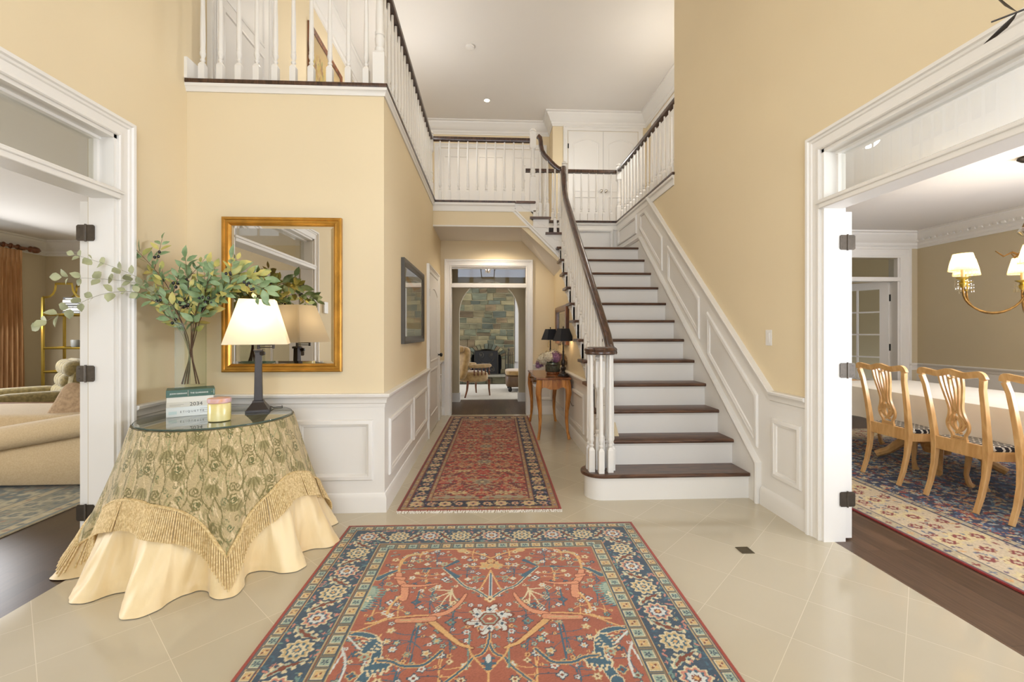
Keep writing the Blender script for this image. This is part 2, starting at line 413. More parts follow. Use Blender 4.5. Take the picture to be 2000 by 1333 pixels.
# ------------------------------------------------------------------ pattern painter (woven rugs, embroidered cloth)
class Canvas:
    """raster in metres: x 0..w, y 0..h, one sample per woven knot"""
    def __init__(s, w, h, cell, bg):
        s.w, s.h, s.c = w, h, cell; s.nx = int(round(w/cell))+1; s.ny = int(round(h/cell))+1
        s.a = np.zeros((s.ny, s.nx, 3)); s.a[:] = bg
    def sub(s, x0, x1, y0, y1):
        i0 = max(0, int((x0)/s.c)-1); i1 = min(s.nx, int(x1/s.c)+2); j0 = max(0, int(y0/s.c)-1); j1 = min(s.ny, int(y1/s.c)+2)
        if i1 <= i0 or j1 <= j0: return None
        X, Y = np.meshgrid(np.arange(i0, i1)*s.c, np.arange(j0, j1)*s.c)
        return slice(j0, j1), slice(i0, i1), X, Y
    def rect(s, x0, x1, y0, y1, c):
        r = s.sub(x0, x1, y0, y1)
        if r is None: return
        k = (r[2] >= x0) & (r[2] <= x1) & (r[3] >= y0) & (r[3] <= y1); s.a[r[0], r[1]][k] = c
    def flower(s, x, y, R, c, n=8, d=.25, ph=0.0, sq=1.0):
        r = s.sub(x-R*1.3, x+R*1.3, y-R*1.3, y+R*1.3)
        if r is None: return
        dx, dy = r[2]-x, (r[3]-y)/sq; rr = np.hypot(dx, dy); th = np.arctan2(dy, dx)
        k = rr < R*(1-d/2+d/2*np.cos(n*th+ph)); s.a[r[0], r[1]][k] = c
    def line(s, pts, w, c, w2=None):
        n = len(pts)-1
        for i in range(n):
            (x0, y0), (x1, y1) = pts[i], pts[i+1]
            wa = w if w2 is None else w+(w2-w)*i/n; wb = w if w2 is None else w+(w2-w)*(i+1)/n
            m = max(wa, wb)
            r = s.sub(min(x0,x1)-m, max(x0,x1)+m, min(y0,y1)-m, max(y0,y1)+m)
            if r is None: continue
            L = max(1e-9, (x1-x0)**2+(y1-y0)**2)
            t = np.clip(((r[2]-x0)*(x1-x0)+(r[3]-y0)*(y1-y0))/L, 0, 1)
            k = np.hypot(r[2]-x0-t*(x1-x0), r[3]-y0-t*(y1-y0)) < (wa+(wb-wa)*t)/2; s.a[r[0], r[1]][k] = c
    def leaf(s, x, y, L, wd, ang, c, teeth=0, bend=0.0):
        R = L*.6
        r = s.sub(x-R, x+R, y-R, y+R)
        if r is None: return
        ca, sa = math.cos(ang), math.sin(ang); u = ((r[2]-x)*ca+(r[3]-y)*sa)/(L/2); v = (-(r[2]-x)*sa+(r[3]-y)*ca)
        v = v-bend*L*(1-u*u)
        hw = wd/2*np.clip(1-u*u, 0, 1)**.6
        if teeth: hw = hw*(1+.35*np.sign(np.sin(teeth*PI*u)))
        k = (np.abs(u) < 1) & (np.abs(v) < hw); s.a[r[0], r[1]][k] = c
def smooth(pts, k=2):
    for _ in range(k):
        q = [pts[0]]
        for a, b in zip(pts[:-1], pts[1:]):
            q += [tuple(.75*a[i]+.25*b[i] for i in range(len(a))), tuple(.25*a[i]+.75*b[i] for i in range(len(a)))]
        pts = q+[pts[-1]]
    return pts
def C3(*c): return np.array(lin(c)[:3])
def rug_mesh(name, cv, mat, thick, **tags):
    """woven rug: one vertex per knot, pattern stored on the vertices; x across, y away from the canvas top"""
    nx, ny = cv.nx, cv.ny
    xs = np.linspace(-cv.w/2, cv.w/2, nx); ys = np.linspace(cv.h/2, -cv.h/2, ny)
    X, Y = np.meshgrid(xs, ys); rng = np.random.RandomState(3)
    Z = thick + .0006*rng.rand(ny, nx)
    co = np.stack([X, Y, Z], -1).reshape(-1, 3)
    idx = np.arange(nx*ny).reshape(ny, nx)
    q = np.stack([idx[1:, :-1], idx[1:, 1:], idx[:-1, 1:], idx[:-1, :-1]], -1).reshape(-1, 4)
    loop = np.concatenate([idx[0, :], idx[1:, -1], idx[-1, -2::-1], idx[-2:0:-1, 0]])
    low = co[loop].copy(); low[:, 2] = .0005; nb = len(co); co = np.concatenate([co, low])
    L = len(loop); a = np.arange(L); b = (a+1) % L
    side = np.stack([loop[a], loop[b], nb+b, nb+a], -1)
    faces = np.concatenate([q, side])
    me = D.meshes.new(name); me.vertices.add(len(co)); me.vertices.foreach_set('co', co.ravel())
    me.loops.add(faces.size); me.loops.foreach_set('vertex_index', faces.ravel().astype(np.int32))
    me.polygons.add(len(faces)); me.polygons.foreach_set('loop_start', np.arange(0, faces.size, 4, dtype=np.int32))
    me.update(calc_edges=True)
    at = me.color_attributes.new('pattern', 'FLOAT_COLOR', 'POINT')
    colr = np.concatenate([cv.a.reshape(-1, 3), cv.a.reshape(-1, 3)[loop]]); colr = np.concatenate([colr, np.ones((len(colr), 1))], 1)
    at.data.foreach_set('color', colr.astype(np.float32).ravel())
    me.materials.append(mat); o = D.objects.new(name, me); COL.objects.link(o)
    for k, v in tags.items(): o[k] = v
    return o
# ------------------------------------------------------------------ the setting
XL, XR, YF, XH, YD, XS = -2.15, 2.07, 3.35, -.765, 7.20, 1.03
Z2, ZC, ZL = 3.10, 5.54, 2.745
Y0, Y1, ZD, ZT = 1.00, 2.74, 2.44, 2.07          # wide openings: near and far jamb, head, top of the doors
TN = [0]
def trim(mb, label, mat='white', **kw):
    TN[0] += 1
    return struct(mb, 'trim_%d' % TN[0], mat, label, 'trim', **kw)

struct(MB().box(-2.22, 2.14, -2.0, YD+.02, -.12, 0), 'floor', 'tile', 'cream polished stone tiles laid diagonally across the hallway', 'floor')
struct(MB().box(-7.25, -2.22, -1.2, 7.8, -.12, -.001), 'floor_living_room', 'planks_dark', 'dark wood floor of the sitting room behind the sofa', 'floor')
struct(MB().box(2.14, 6.3, -1.2, 9.2, -.12, -.001), 'floor_dining_room', 'planks', 'grey-brown oak plank floor under the dining rug', 'floor')
struct(MB().box(-3.6, 3.6, YD+.02, 12.6, -.12, -.001).box(-2.22,-.9,6.9,7.22,-.12,-.01), 'floor_family_room', 'planks', 'brown wood floor beyond the far doorway', 'floor')
struct(MB().box(-2.4, 3.4, -2.1, 9.5, ZC, ZC+.12), 'ceiling', 'ceil', 'off-white upper ceiling over the stairwell', 'ceiling')
struct(MB().box(-7.25, -2.29, -1.2, 7.8, ZL, ZL+.05), 'ceiling_living_room', 'ceil', 'white ceiling of the sitting room', 'ceiling')
struct(MB().box(2.21, 6.3, -1.2, 6.3, ZL, ZL+.05), 'ceiling_dining_room', 'ceil', 'white ceiling above the dining chandelier', 'ceiling')
struct(MB().box(XH, XS, 6.226, YD, ZL, ZL+.02), 'ceiling_hall', 'ceil', 'low flat hall ceiling in front of the far doorway', 'ceiling')
struct(MB().box(-3.6, 3.6, YD+.14, 9.35, 2.9, 2.95), 'ceiling_rear_hall', 'ceil', 'ceiling of the passage beyond the far doorway', 'ceiling')
struct(MB().box(-3.6, 3.6, 9.35, 12.6, 4.8, 4.9), 'ceiling_family_room', 'ceil', 'high ceiling above the stone fireplace', 'ceiling')
# walls of the two-storey hall
struct(MB().box(-2.29, XL, -2.0, Y0, 0, ZC).box(-2.29, XL, Y0, Y1, ZD, ZC).box(-2.29, XL, Y1, 9.3, 0, ZC), 'wall_left', 'yellow', 'tall yellow wall around the sitting room opening')
struct(MB().box(XR, 2.21, -2.0, Y0, 0, ZC).box(XR, 2.21, Y0, Y1, ZD, ZC).box(XR, 2.21, Y1, 5.004, 0, ZC).box(XR, 2.21, 5.004, 7.4, 0, Z2-.035), 'wall_right', 'yellow', 'tall yellow wall beside the staircase and dining room opening')
struct(MB().box(XL, XH, YF, YF+.12, 0, Z2-.031), 'wall_mirror', 'yellow', 'pale yellow wall carrying the gold framed mirror')
struct(MB().box(XH-.12, XH, YF+.12, YD, 0, Z2-.03), 'wall_hall_left', 'yellow', 'yellow hall wall with the dark framed picture')
struct(MB().box(XH-.12, -.60, YD, YD+.14, 0, Z2-.35).box(-.60, .585, YD, YD+.14, 2.35, Z2-.35).box(.585, XS+.1, YD, YD+.14, 0, Z2-.35), 'wall_hall_end', 'yellow', 'yellow wall around the far transom doorway')
struct(MB().prism([(3.80,0),(7.2,0),(7.2,2.40),(6.30,2.30),(6.05,2.26),(3.80,.37)], 'x', XS, XS+.08), 'wall_under_stairs', 'yellow', 'yellow wall below the stairs behind the console table')
struct(MB().box(-1.0, XH, 6.27, 6.40, ZL+.006, Z2-.14), 'wall_fascia_filler', 'yellow', 'yellow strip closing the balcony corner')
struct(MB().box(XH, .60, 6.23, 6.35, ZL+.004, 2.96), 'wall_balcony_front', 'yellow', 'yellow band under the rear balcony edge')
struct(MB().box(-2.15, 1.22, 9.2, 9.3, Z2, ZC).box(1.22, 1.30, 8.82, 9.2, Z2, ZC).box(1.22, 3.15, 8.72, 8.82, Z2, ZC), 'wall_upper_back', 'yellow', 'yellow upstairs wall holding the double closet doors')
struct(MB().box(3.05, 3.15, 4.9, 8.8, Z2, ZC).box(2.21, 3.15, 4.85, 5.0, Z2, ZC), 'wall_upper_right', 'yellow', 'yellow upstairs wall behind the side railing')
# front wall behind the viewer, with glazed door and tall window
struct(MB().box(-2.29,-1.25,-2.12,-2.0,0,ZC).box(1.25,2.21,-2.12,-2.0,0,ZC).box(-1.25,1.25,-2.12,-2.0,2.5,3.1).box(-1.25,1.25,-2.12,-2.0,4.8,ZC).box(-1.25,1.25,-2.12,-2.0,0,.25)
       .box(-.72,-.58,-2.12,-2.0,3.1,4.8).box(.58,.72,-2.12,-2.0,3.1,4.8).box(-.6,-.5,-2.12,-2.0,.25,2.5).box(.5,.6,-2.12,-2.0,.25,2.5), 'wall_front', 'yellow', 'front wall with glazed entrance and window')
w1 = struct(MB().box(-.58,.58,-2.08,-2.04,3.90,3.94).box(-.2,-.17,-2.08,-2.04,3.1,4.8).box(.17,.2,-2.08,-2.04,3.1,4.8).box(-1.25,-.72,-2.08,-2.04,3.9,3.94).box(.72,1.25,-2.08,-2.04,3.9,3.94)
       .box(-1.25,1.25,-2.08,-2.04,1.35,1.38), 'window_1', 'white', 'three-part tall window over the front door', 'window')
MB().box(-1.25,1.25,-2.065,-2.06,.25,2.5).box(-1.25,1.25,-2.065,-2.06,3.1,4.8).build('glass_pane', 'glass', w1)
# upper floor edge: white fascia with the dark wood nosing above it
NOSE = lambda: MB().box(XL, -.735, YF-.03, YF+.10, Z2-.03, Z2).box(XH-.10, -.735, YF+.10, 6.33, Z2-.03, Z2).box(-.735, .36, 6.20, 6.33, Z2-.03, Z2) \
    .box(1.06, 2.17, 7.24, 7.36, Z2-.03, Z2).box(2.04, 2.17, 4.99, 7.24, Z2-.03, Z2)
struct(MB().box(XL, XH-.10, YF+.10, 9.2, Z2-.04, Z2-.002).box(XH-.10, .36, 6.33, 9.2, Z2-.04, Z2-.002).box(.36, 3.1, 7.36, 9.2, Z2-.04, Z2-.002).box(2.17, 3.1, 4.95, 7.36, Z2-.04, Z2-.002), 'floor_upper', 'planks', 'dark plank floor of the upstairs landing', 'floor')
trim(NOSE(), 'dark wood edge strip running along the balcony and upstairs landing', 'rail', bevel=.006)
FAS = [(0,-.115),(.010,-.115),(.014,-.10),(.010,-.09),(.010,-.045),(.022,-.03),(.026,-.03),(.026,0),(0,0)]
FAT = [(0,-.055),(.010,-.055),(.012,-.04),(.022,-.022),(.026,-.02),(.026,0),(0,0)]
trim(MB().sweep([(.35,6.23,Z2-.03),(XH,6.23,Z2-.03)], (0,0,1), FAS), 'deep white moulded band under the rear balcony edge')
trim(MB().sweep([(XH,6.20,Z2-.03),(XH,YF,Z2-.03),(XL,YF,Z2-.03)], (0,0,1), FAT), 'thin white moulding under the front balcony edge')
trim(MB().sweep([(XR,5.004,Z2-.03),(XR,7.28,Z2-.03),(1.1,7.28,Z2-.03)], (0,0,1), FAS), 'white moulded band under the upstairs landing edge')
# base block where the front balcony meets the left wall
trim(MB().box(XL, XL+.02, YF-.03, 5.9-2.45+.02, Z2, Z2+.15).box(XL, XL+.02, 4.7, 9.2, Z2, Z2+.15), 'white baseboard upstairs where the balcony meets the left wall')
# sloped soffit below the upper flight
struct(MB().add([(.44,6.25,ZL+.002),(.52,YD,ZL+.002),(XS,YD,2.20),(XS,6.25,2.235),(.44,6.25,ZL+.05),(.52,YD,ZL+.05),(XS+.05,YD,2.25),(XS+.05,6.25,2.285)],
     [(0,1,2,3),(4,7,6,5),(0,4,5,1),(1,5,6,2),(2,6,7,3),(3,7,4,0)]), 'ceiling_soffit', 'ceil', 'sloping white underside of the short upper flight', 'ceiling')

def casing(ax, pos, a, b, z0, z1, label, prof=CASE, mat='white'):
    """door casing; ax = the way the wall faces"""
    if ax == '+x': p = [(pos,a,z0),(pos,a,z1),(pos,b,z1),(pos,b,z0)]; n = (1,0,0)
    elif ax == '-x': p = [(pos,b,z0),(pos,b,z1),(pos,a,z1),(pos,a,z0)]; n = (-1,0,0)
    elif ax == '-y': p = [(a,pos,z0),(a,pos,z1),(b,pos,z1),(b,pos,z0)]; n = (0,-1,0)
    return trim(MB().sweep(p, n, prof), label, mat)
casing('+x', XL, Y0, Y1, 0, ZD, 'white moulded casing of the sitting room opening')
casing('-x', XR, Y0, Y1, 0, ZD, 'white moulded casing of the dining room opening')
casing('-y', YD, -.60, .585, 0, 2.35, 'white moulded casing of the far doorway')
for sx, x0, x1, lab in ((-1, -2.29, XL, 'sitting room'), (1, XR, 2.21, 'dining room')):
    j = MB().box(x0, x1, Y1-.02, Y1+.001, 0, ZD).box(x0, x1, Y0-.001, Y0+.02, 0, ZD).box(x0, x1, Y0, Y1, ZD-.02, ZD+.001)
    xm0, xm1 = (x0+.02, x0+.06) if sx < 0 else (x1-.06, x1-.02)
    j.box(xm0-.01, xm1+.01, Y0, Y1, ZD-.035, ZD-.02).box(xm0, xm1, Y1-.035, Y1-.02, ZT+.05, ZD-.03)
    trim(j, 'white jamb and head lining of the %s opening' % lab)
    t = MB(); xo = XL+.035 if sx < 0 else XR-.035; xi = x0 if sx < 0 else x1
    a, b = min(xo, xi), max(xo, xi)
    t.box(a+.012, b-.012, Y0-.035, Y1+.002, ZT, ZT+.058)
    t.box(a+.004 if sx>0 else a, b if sx>0 else b-.004, Y0-.04, Y1+.02, ZT+.03, ZT+.048)
    trim(t, 'white transom rail across the %s opening' % lab, bevel=.005)
    g = MB().box((xm0+xm1)/2-.003, (xm0+xm1)/2+.003, Y0+.03, Y1-.03, ZT+.06, ZD-.03)
    struct(g, 'window_%d' % (2 if sx < 0 else 3), 'transom', 'glass transom pane over the %s opening' % lab, 'window')
# far doorway transom
trim(MB().box(-.60,.585,YD+.0,YD+.14,2.332,2.352).box(-.62,-.595,YD,YD+.14,0,2.35).box(.58,.605,YD,YD+.14,0,2.35)
     .box(-.60,.585,YD-.02,YD+.12,2.01,2.065).box(-.60,.585,YD+.05,YD+.08,2.065,2.085).box(-.60,.585,YD+.05,YD+.08,2.31,2.335), 'white jambs and transom rail of the far doorway', bevel=.004)
struct(MB().box(-.59,.575,YD+.060,YD+.066,2.08,2.32), 'window_4', 'transom', 'glass transom pane over the far doorway', 'window')

# wainscot: white lower wall, panel mouldings, chair rail, base
wz = .80
trim(MB().box(XL+.006, XH-.01, YF-.006, YF+.01, 0, wz).box(XH-.01, XH+.006, YF-.006, 5.60, 0, wz).box(XH-.01, XH+.006, 6.82, YD, 0, wz).box(XL-.01, XL+.006, 2.845, YF, 0, wz)
     .box(-.75, -.70, YD-.006, YD+.01, 0, wz).box(.69, XS, YD-.006, YD+.01, 0, wz), 'white painted wainscot below the yellow walls at left')
trim(MB().sweep([(XH,5.60,.86),(XH,YF,.86),(XL,YF,.86),(XL,2.845,.86)], (0,0,1), RAILP).sweep([(-.705,YD,.86),(XH,YD,.86),(XH,6.80,.86)], (0,0,1), RAILP)
     .sweep([(XS,3.9,.80),(XS,YD,.80),(.69,YD,.80)], (0,0,1), RAILP), 'white chair rail along the mirror wall and hall')
B = MB().sweep([(XH+.004,5.60,0),(XH+.004,YF-.004,0),(XL+.004,YF-.004,0),(XL+.004,2.845,0)], (0,0,1), BASEP).sweep([(-.705,YD,0),(XH,YD,0),(XH,6.80,0)], (0,0,1), BASEP)
B.sweep([(XS-.004,3.80,0),(XS-.004,YD,0),(.69,YD,0)], (0,0,1), BASEP)
struct(B, 'baseboard_hall', 'white', 'white baseboard along the mirror wall and hall', 'baseboard')
def panel(ax, pos, pts, label, prof=PANEL):
    """picture-frame moulding; pts counter-clockwise seen from the room"""
    n = {'+x':(1,0,0), '-x':(-1,0,0), '-y':(0,-1,0)}[ax]
    q = [(pos,a,z) for a, z in pts] if 'x' in ax else [(a,pos,z) for a, z in pts]
    return trim(MB().sweep(q, n, prof, closed=True), label)
panel('-y', YF-.006, [(-1.36,.255),(-.865,.255),(-.865,.645),(-1.36,.645)], 'white panel moulding on the wainscot beside the skirted table')
panel('-y', YF-.006, [(-2.08,.255),(-1.47,.255),(-1.47,.645),(-2.08,.645)], 'white panel moulding on the wainscot hidden behind the skirted table')
panel('+x', XH+.006, [(3.50,.25),(4.47,.25),(4.47,.63),(3.50,.63)], 'larger white panel moulding on the hall wainscot under the framed picture')
panel('+x', XH+.006, [(4.60,.25),(5.50,.25),(5.50,.63),(4.60,.63)], 'white panel moulding on the hall wainscot next to the hall door')
panel('+x', XH+.006, [(6.90,.25),(7.12,.25),(7.12,.63),(6.90,.63)], 'narrow white panel moulding between hall door and far doorway')
panel('-y', YD-.006, [(.74,.25),(.98,.25),(.98,.60),(.74,.60)], 'small white panel moulding behind the console table')
trim(MB().prism([(3.80,0),(YD,0),(YD,.74),(4.25,.74),(3.80,.37)], 'x', XS-.006, XS+.001), 'white wainscot under the stairs behind the console table')
panel('-x', XS-.006, [(6.0,.22),(4.9,.22),(4.9,.60),(6.0,.60)], 'white panel moulding under the stairs behind the console table')
panel('-x', XS-.006, [(7.05,.22),(6.12,.22),(6.12,.60),(7.05,.60)], 'white panel moulding in the far corner under the stairs')
# stair-side wainscot on the right wall
trim(MB().prism([(2.84,0),(7.28,0),(7.28,3.05),(5.78,3.05),(3.22,.84),(2.84,.84)], 'x', XR-.008, XR+.002), 'white wainscot climbing beside the stairs')
trim(MB().sweep([(XR,2.845,.875),(XR,3.213,.875),(XR,5.80,3.055)], (-1,0,0), [(-z, o) for o, z in RAILP]), 'white chair rail climbing beside the stairs')
PX = XR-.008
panel('-x', PX, [(3.19,.275),(2.93,.275),(2.93,.655),(3.19,.655)], 'small white rectangular panel moulding next to the dining room casing')
panel('-x', PX, [(4.18,1.10),(3.42,.465),(3.42,.81),(4.18,1.445)], 'lowest slanted panel moulding beside the stairs')
panel('-x', PX, [(5.14,1.915),(4.39,1.29),(4.39,1.63),(5.14,2.255)], 'middle slanted panel moulding beside the stairs')
panel('-x', PX, [(6.11,2.72),(5.35,2.09),(5.35,2.43),(5.94,2.90),(6.11,2.90)], 'uppermost slanted panel moulding beside the stairs')
panel('-x', PX, [(7.16,2.71),(6.30,2.71),(6.30,2.93),(7.16,2.93)], 'small panel moulding above the stair landing')
panel('-y', 7.272, [(1.10,2.66),(1.98,2.66),(1.98,2.95),(1.10,2.95)], 'white panel moulding on the wall behind the stair landing')
struct(MB().box(.60, 2.08, 7.28, 7.34, 2.2, Z2-.035), 'wall_landing_back', 'white', 'white wainscot wall behind the stair landing')
SK = [(3.36,0),(7.28,0),(7.28,2.60),(6.08,2.60),(3.36,.31)]
trim(MB().prism(SK, 'x', XR-.036, XR-.006), 'white skirt board along the wall side of the stairs')
trim(MB().sweep([(XR-.036,3.36,0),(XR-.036,3.36,.31),(XR-.036,6.08,2.60),(XR-.036,7.26,2.60)], (-1,0,0), [(-.004,-.028),(-.004,.012),(.008,.018),(.026,.010),(.04,.006),(.045,-.001)]), 'white moulding capping the stair skirt board')
struct(MB().sweep([(PX,2.845,0),(PX,3.35,0)], (0,0,1), BASEP), 'baseboard_right', 'white', 'white baseboard between dining room casing and stairs', 'baseboard')
# crown mouldings upstairs
CR = crown(.26, .15)
trim(MB().sweep([(3.05,4.95,ZC),(3.05,8.72,ZC),(1.22,8.72,ZC),(1.22,9.2,ZC),(XL,9.2,ZC),(XL,3.4,ZC)], (0,0,1), CR), 'white crown moulding around the upstairs ceiling')

# ---- doors
def panel_door(n, ax, pos, a, b, z0, z1, label, cols=1, knob=None, arch=False, hinge=None):
    """closed panelled door leaf standing 12 mm proud of the wall plane"""
    sg = 1 if ax == '+x' else -1
    m = MB(); t = .012
    def bx(u0, u1, w0, w1, d0, d1, M_=m):
        if 'x' in ax:
            p, q = sorted((pos+sg*d0, pos+sg*d1)); M_.box(p, q, u0, u1, w0, w1)
        else: p, q = sorted((pos-d0, pos-d1)); M_.box(u0, u1, p, q, w0, w1)
    bx(a, b, z0, z1, 0, t)
    o = struct(m, 'door_%d' % n, 'white', label, 'door')
    nn = {'+x':(1,0,0), '-x':(-1,0,0), '-y':(0,-1,0)}[ax]
    w = (b-a)/cols; zm = z0+(z1-z0)*.42
    for c in range(cols):
        u0, u1 = a+w*c+.10, a+w*(c+1)-.10
        for (p0, p1, top) in ((z0+.22, zm-.06, False), (zm+.06, z1-.16, arch)):
            pts = [(u0,p0),(u1,p0),(u1,p1)]
            if top:
                k = 8; pts = [(u0,p0),(u1,p0),(u1,p1-.08)]+[(u1+(u0-u1)*i/k, p1-.08+.08*math.sin(PI*i/k)) for i in range(1,k)]+[(u0,p1-.08)]
            else: pts.append((u0,p1))
            if ax == '-x': pts = pts[::-1]
            if ax == '+x': q = [(pos+t, u, z) for u, z in pts]
            elif ax == '-x': q = [(pos-t, u, z) for u, z in pts]
            else: q = [(u, pos-t, z) for u, z in pts]
            MB().sweep(q, nn, [(-.018,-.004),(-.018,.003),(-.008,.008),(.006,.009),(.014,.003),(.018,-.004)], closed=True).build('door_panel', 'white', o)
    if cols == 2:
        mm = MB(); x = a+w; bx(x-.002, x+.002, z0+.005, z1-.005, t, t+.0006, mm); mm.build('meeting_gap', 'soot', o)
    if knob:
        for (u, z, km) in knob:
            k = MB(); c = (pos, u, z) if 'x' in ax else (u, pos, z); d = nn
            pts = lambda r: r
            prof = [(.026,.012),(.026,.020),(.010,.024),(.010,.045),(.024,.052),(.030,.066),(.024,.080),(.006,.086)]
            if ax == '-y': prof = [(r, -z_) for r, z_ in prof]; k.lathe(c, prof, 14, ax='y')
            elif ax == '-x': prof = [(r, -z_) for r, z_ in prof]; k.lathe(c, prof, 14, ax='x')
            else: k.lathe(c, prof, 14, ax='x')
            k.build('door_knob', km, o)
    if hinge:
        for (u, z) in hinge:
            h = MB(); bx(u-.012, u+.012, z-.045, z+.045, t, t+.008, h); h.build('hinge', 'black', o)
    return o
CS = [(o*.85, h) for o, h in CASE]
panel_door(1, '+x', XH+.004, 5.70, 6.70, .01, 2.05, 'narrow white hall door with black knob left of the runner', 1, [(6.62, .98, 'black')], True, [(5.705,.3),(5.705,1.05),(5.705,1.8)])
casing('+x', XH, 5.69, 6.71, 0, 2.06, 'white casing around the hall door', CS)
panel_door(2, '-y', 8.72, 1.52, 2.88, Z2, 5.19, 'white double closet doors with silver knobs at the top of the stairs', 2, [(2.155, 4.03, 'chrome'), (2.245, 4.03, 'chrome')], True, [(1.518,4.9),(2.882,4.9),(1.518,3.4),(2.882,3.4)])
casing('-y', 8.72, 1.51, 2.89, Z2, 5.20, 'white casing around the double closet doors', CS)
panel_door(3, '+x', XL+.004, 3.68, 4.52, Z2, 5.15, 'white upstairs door on the left wall behind the front balusters', 1, None, False)
casing('+x', XL, 3.67, 4.53, Z2, 5.16, 'white casing around the upstairs door on the left wall', CS)
panel_door(4, '-y', 9.2, -1.0, 1.06, Z2, 5.0, 'wide flat white doors behind the rear balcony railing', 3, None, False)
casing('-y', 9.2, -1.01, 1.07, Z2, 5.01, 'white casing behind the rear balcony railing', CS)
panel_door(5, '-x', 3.05, 7.35, 8.25, Z2, 5.12, 'white upstairs door on the right behind the side railing', 1, None, True)
casing('-x', 3.05, 7.34, 8.26, Z2, 5.13, 'white casing around the upstairs door on the right', CS)
def french_leaf(n, hinge_x, hinge_y, ang, w, label, sx, cols=3, rows=5, h=2.045, hinges=True):
    """glazed door leaf hung at (hinge_x, hinge_y), swung by ang; local x = along the leaf, y = thickness"""
    m = MB(); st = .11; t = .022; bt = .24
    m.box(0, st, -t, t, 0, h).box(w-st, w, -t, t, 0, h).box(st, w-st, -t, t, 0, bt).box(st, w-st, -t, t, h-st, h)
    gw = (w-2*st)/cols; gh = (h-bt-st)/rows
    for i in range(1, cols): m.box(st+gw*i-.011, st+gw*i+.011, -.014, .014, bt, h-st)
    for i in range(1, rows): m.box(st, w-st, -.014, .014, bt+gh*i-.011, bt+gh*i+.011)
    o = struct(m, 'door_%d' % n, 'white', label, 'door'); o.location = (hinge_x, hinge_y, .012); o.rotation_euler = (0,0,ang)
    MB().box(st, w-st, -.003, .003, bt, h-st).build('glass_pane', 'glass', o)
    return o
def hinge_set(o, x0, x1, y, zs, world=True):
    xm = (x0+x1)/2
    inv = Matrix.Rotation(-o.rotation_euler[2], 4, 'Z') @ Matrix.Translation(-Vector(o.location))
    for z in zs:
        m = MB().prism([(x0,z-.038),(x0+.008,z-.046),(xm-.004,z-.046),(xm-.004,z+.046),(x0+.008,z+.046),(x0,z+.038)], 'y', y-.004, y)
        m.prism([(x1,z-.038),(x1-.008,z-.046),(xm+.004,z-.046),(xm+.004,z+.046),(x1-.008,z+.046),(x1,z+.038)], 'y', y-.004, y)
        m.lathe((xm,y-.003,z-.05), [(.0055,0),(.0055,.1)], 10)
        for sx_ in (x0+.014, x1-.014):
            for dz in (-.028, .028): m.lathe((sx_, y-.0045, z+dz), [(.003,-.0008),(.003,.001)], 6, ax='y')
        m.xf(inv); m.build('hinge', 'hinge', o)
o = french_leaf(6, -2.335, 2.745, math.radians(91.2), .86, 'white glazed door folded back against the sitting room wall', -1)
hinge_set(o, -2.352, -2.253, Y1-.022, (1.87, 1.065, .27))
o = french_leaf(7, -2.32, .985, math.radians(178), .86, 'white glazed door leaf standing open into the sitting room near the front', -1)
hinge_set(o, -2.36, -2.25, Y0+.022, (1.87, 1.065, .27))
o = french_leaf(8, 2.248, 2.745, math.radians(89), .86, 'white glazed door folded back against the dining room wall', 1)
hinge_set(o, 2.170, 2.268, Y1-.022, (1.86, 1.065, .265))
french_leaf(9, 2.26, .985, math.radians(2), .86, 'white glazed door leaf standing open into the dining room near the front', 1)

# ---- sitting room shell
struct(MB().box(-7.25, -2.29, 7.6, 7.75, 0, ZL), 'wall_living_back', 'taupe', 'taupe end wall of the sitting room behind the gold shelf')
struct(MB().box(-7.25,-7.05,-1.2,4.6,0,ZL).box(-7.25,-7.05,7.05,7.6,0,ZL).box(-7.25,-7.05,4.6,7.05,0,.5).box(-7.25,-7.05,4.6,7.05,2.35,ZL), 'wall_living_window', 'taupe', 'taupe sitting room wall with the curtained window')
struct(MB().box(-7.25,-2.29,-1.2,-1.05,0,ZL), 'wall_living_front', 'taupe', 'taupe front wall of the sitting room')
struct(MB().box(-2.31,-2.29,-1.2,Y0,0,ZL).box(-2.31,-2.29,Y1,7.6,0,ZL).box(-2.31,-2.29,Y0,Y1,ZD,ZL), 'wall_living_inner', 'taupe', 'taupe inside face of the sitting room opening wall')
w5 = struct(MB().box(-7.2,-7.0,4.5,4.6,.45,2.4).box(-7.2,-7.0,7.05,7.12,.45,2.4).box(-7.2,-7.0,4.5,7.12,.42,.5).box(-7.2,-7.0,4.5,7.12,2.35,2.43).box(-7.15,-7.1,5.8,5.85,.5,2.35), 'window_5', 'white', 'sitting room window behind the copper curtain', 'window')
MB().box(-7.13,-7.125,4.6,7.05,.5,2.35).build('glass_pane','glass',w5)
trim(MB().sweep([(-2.31,-1,ZL),(-2.31,7.6,ZL),(-7.05,7.6,ZL),(-7.05,-1,ZL)], (0,0,1), crown(.23,.16)), 'white crown moulding around the sitting room ceiling')
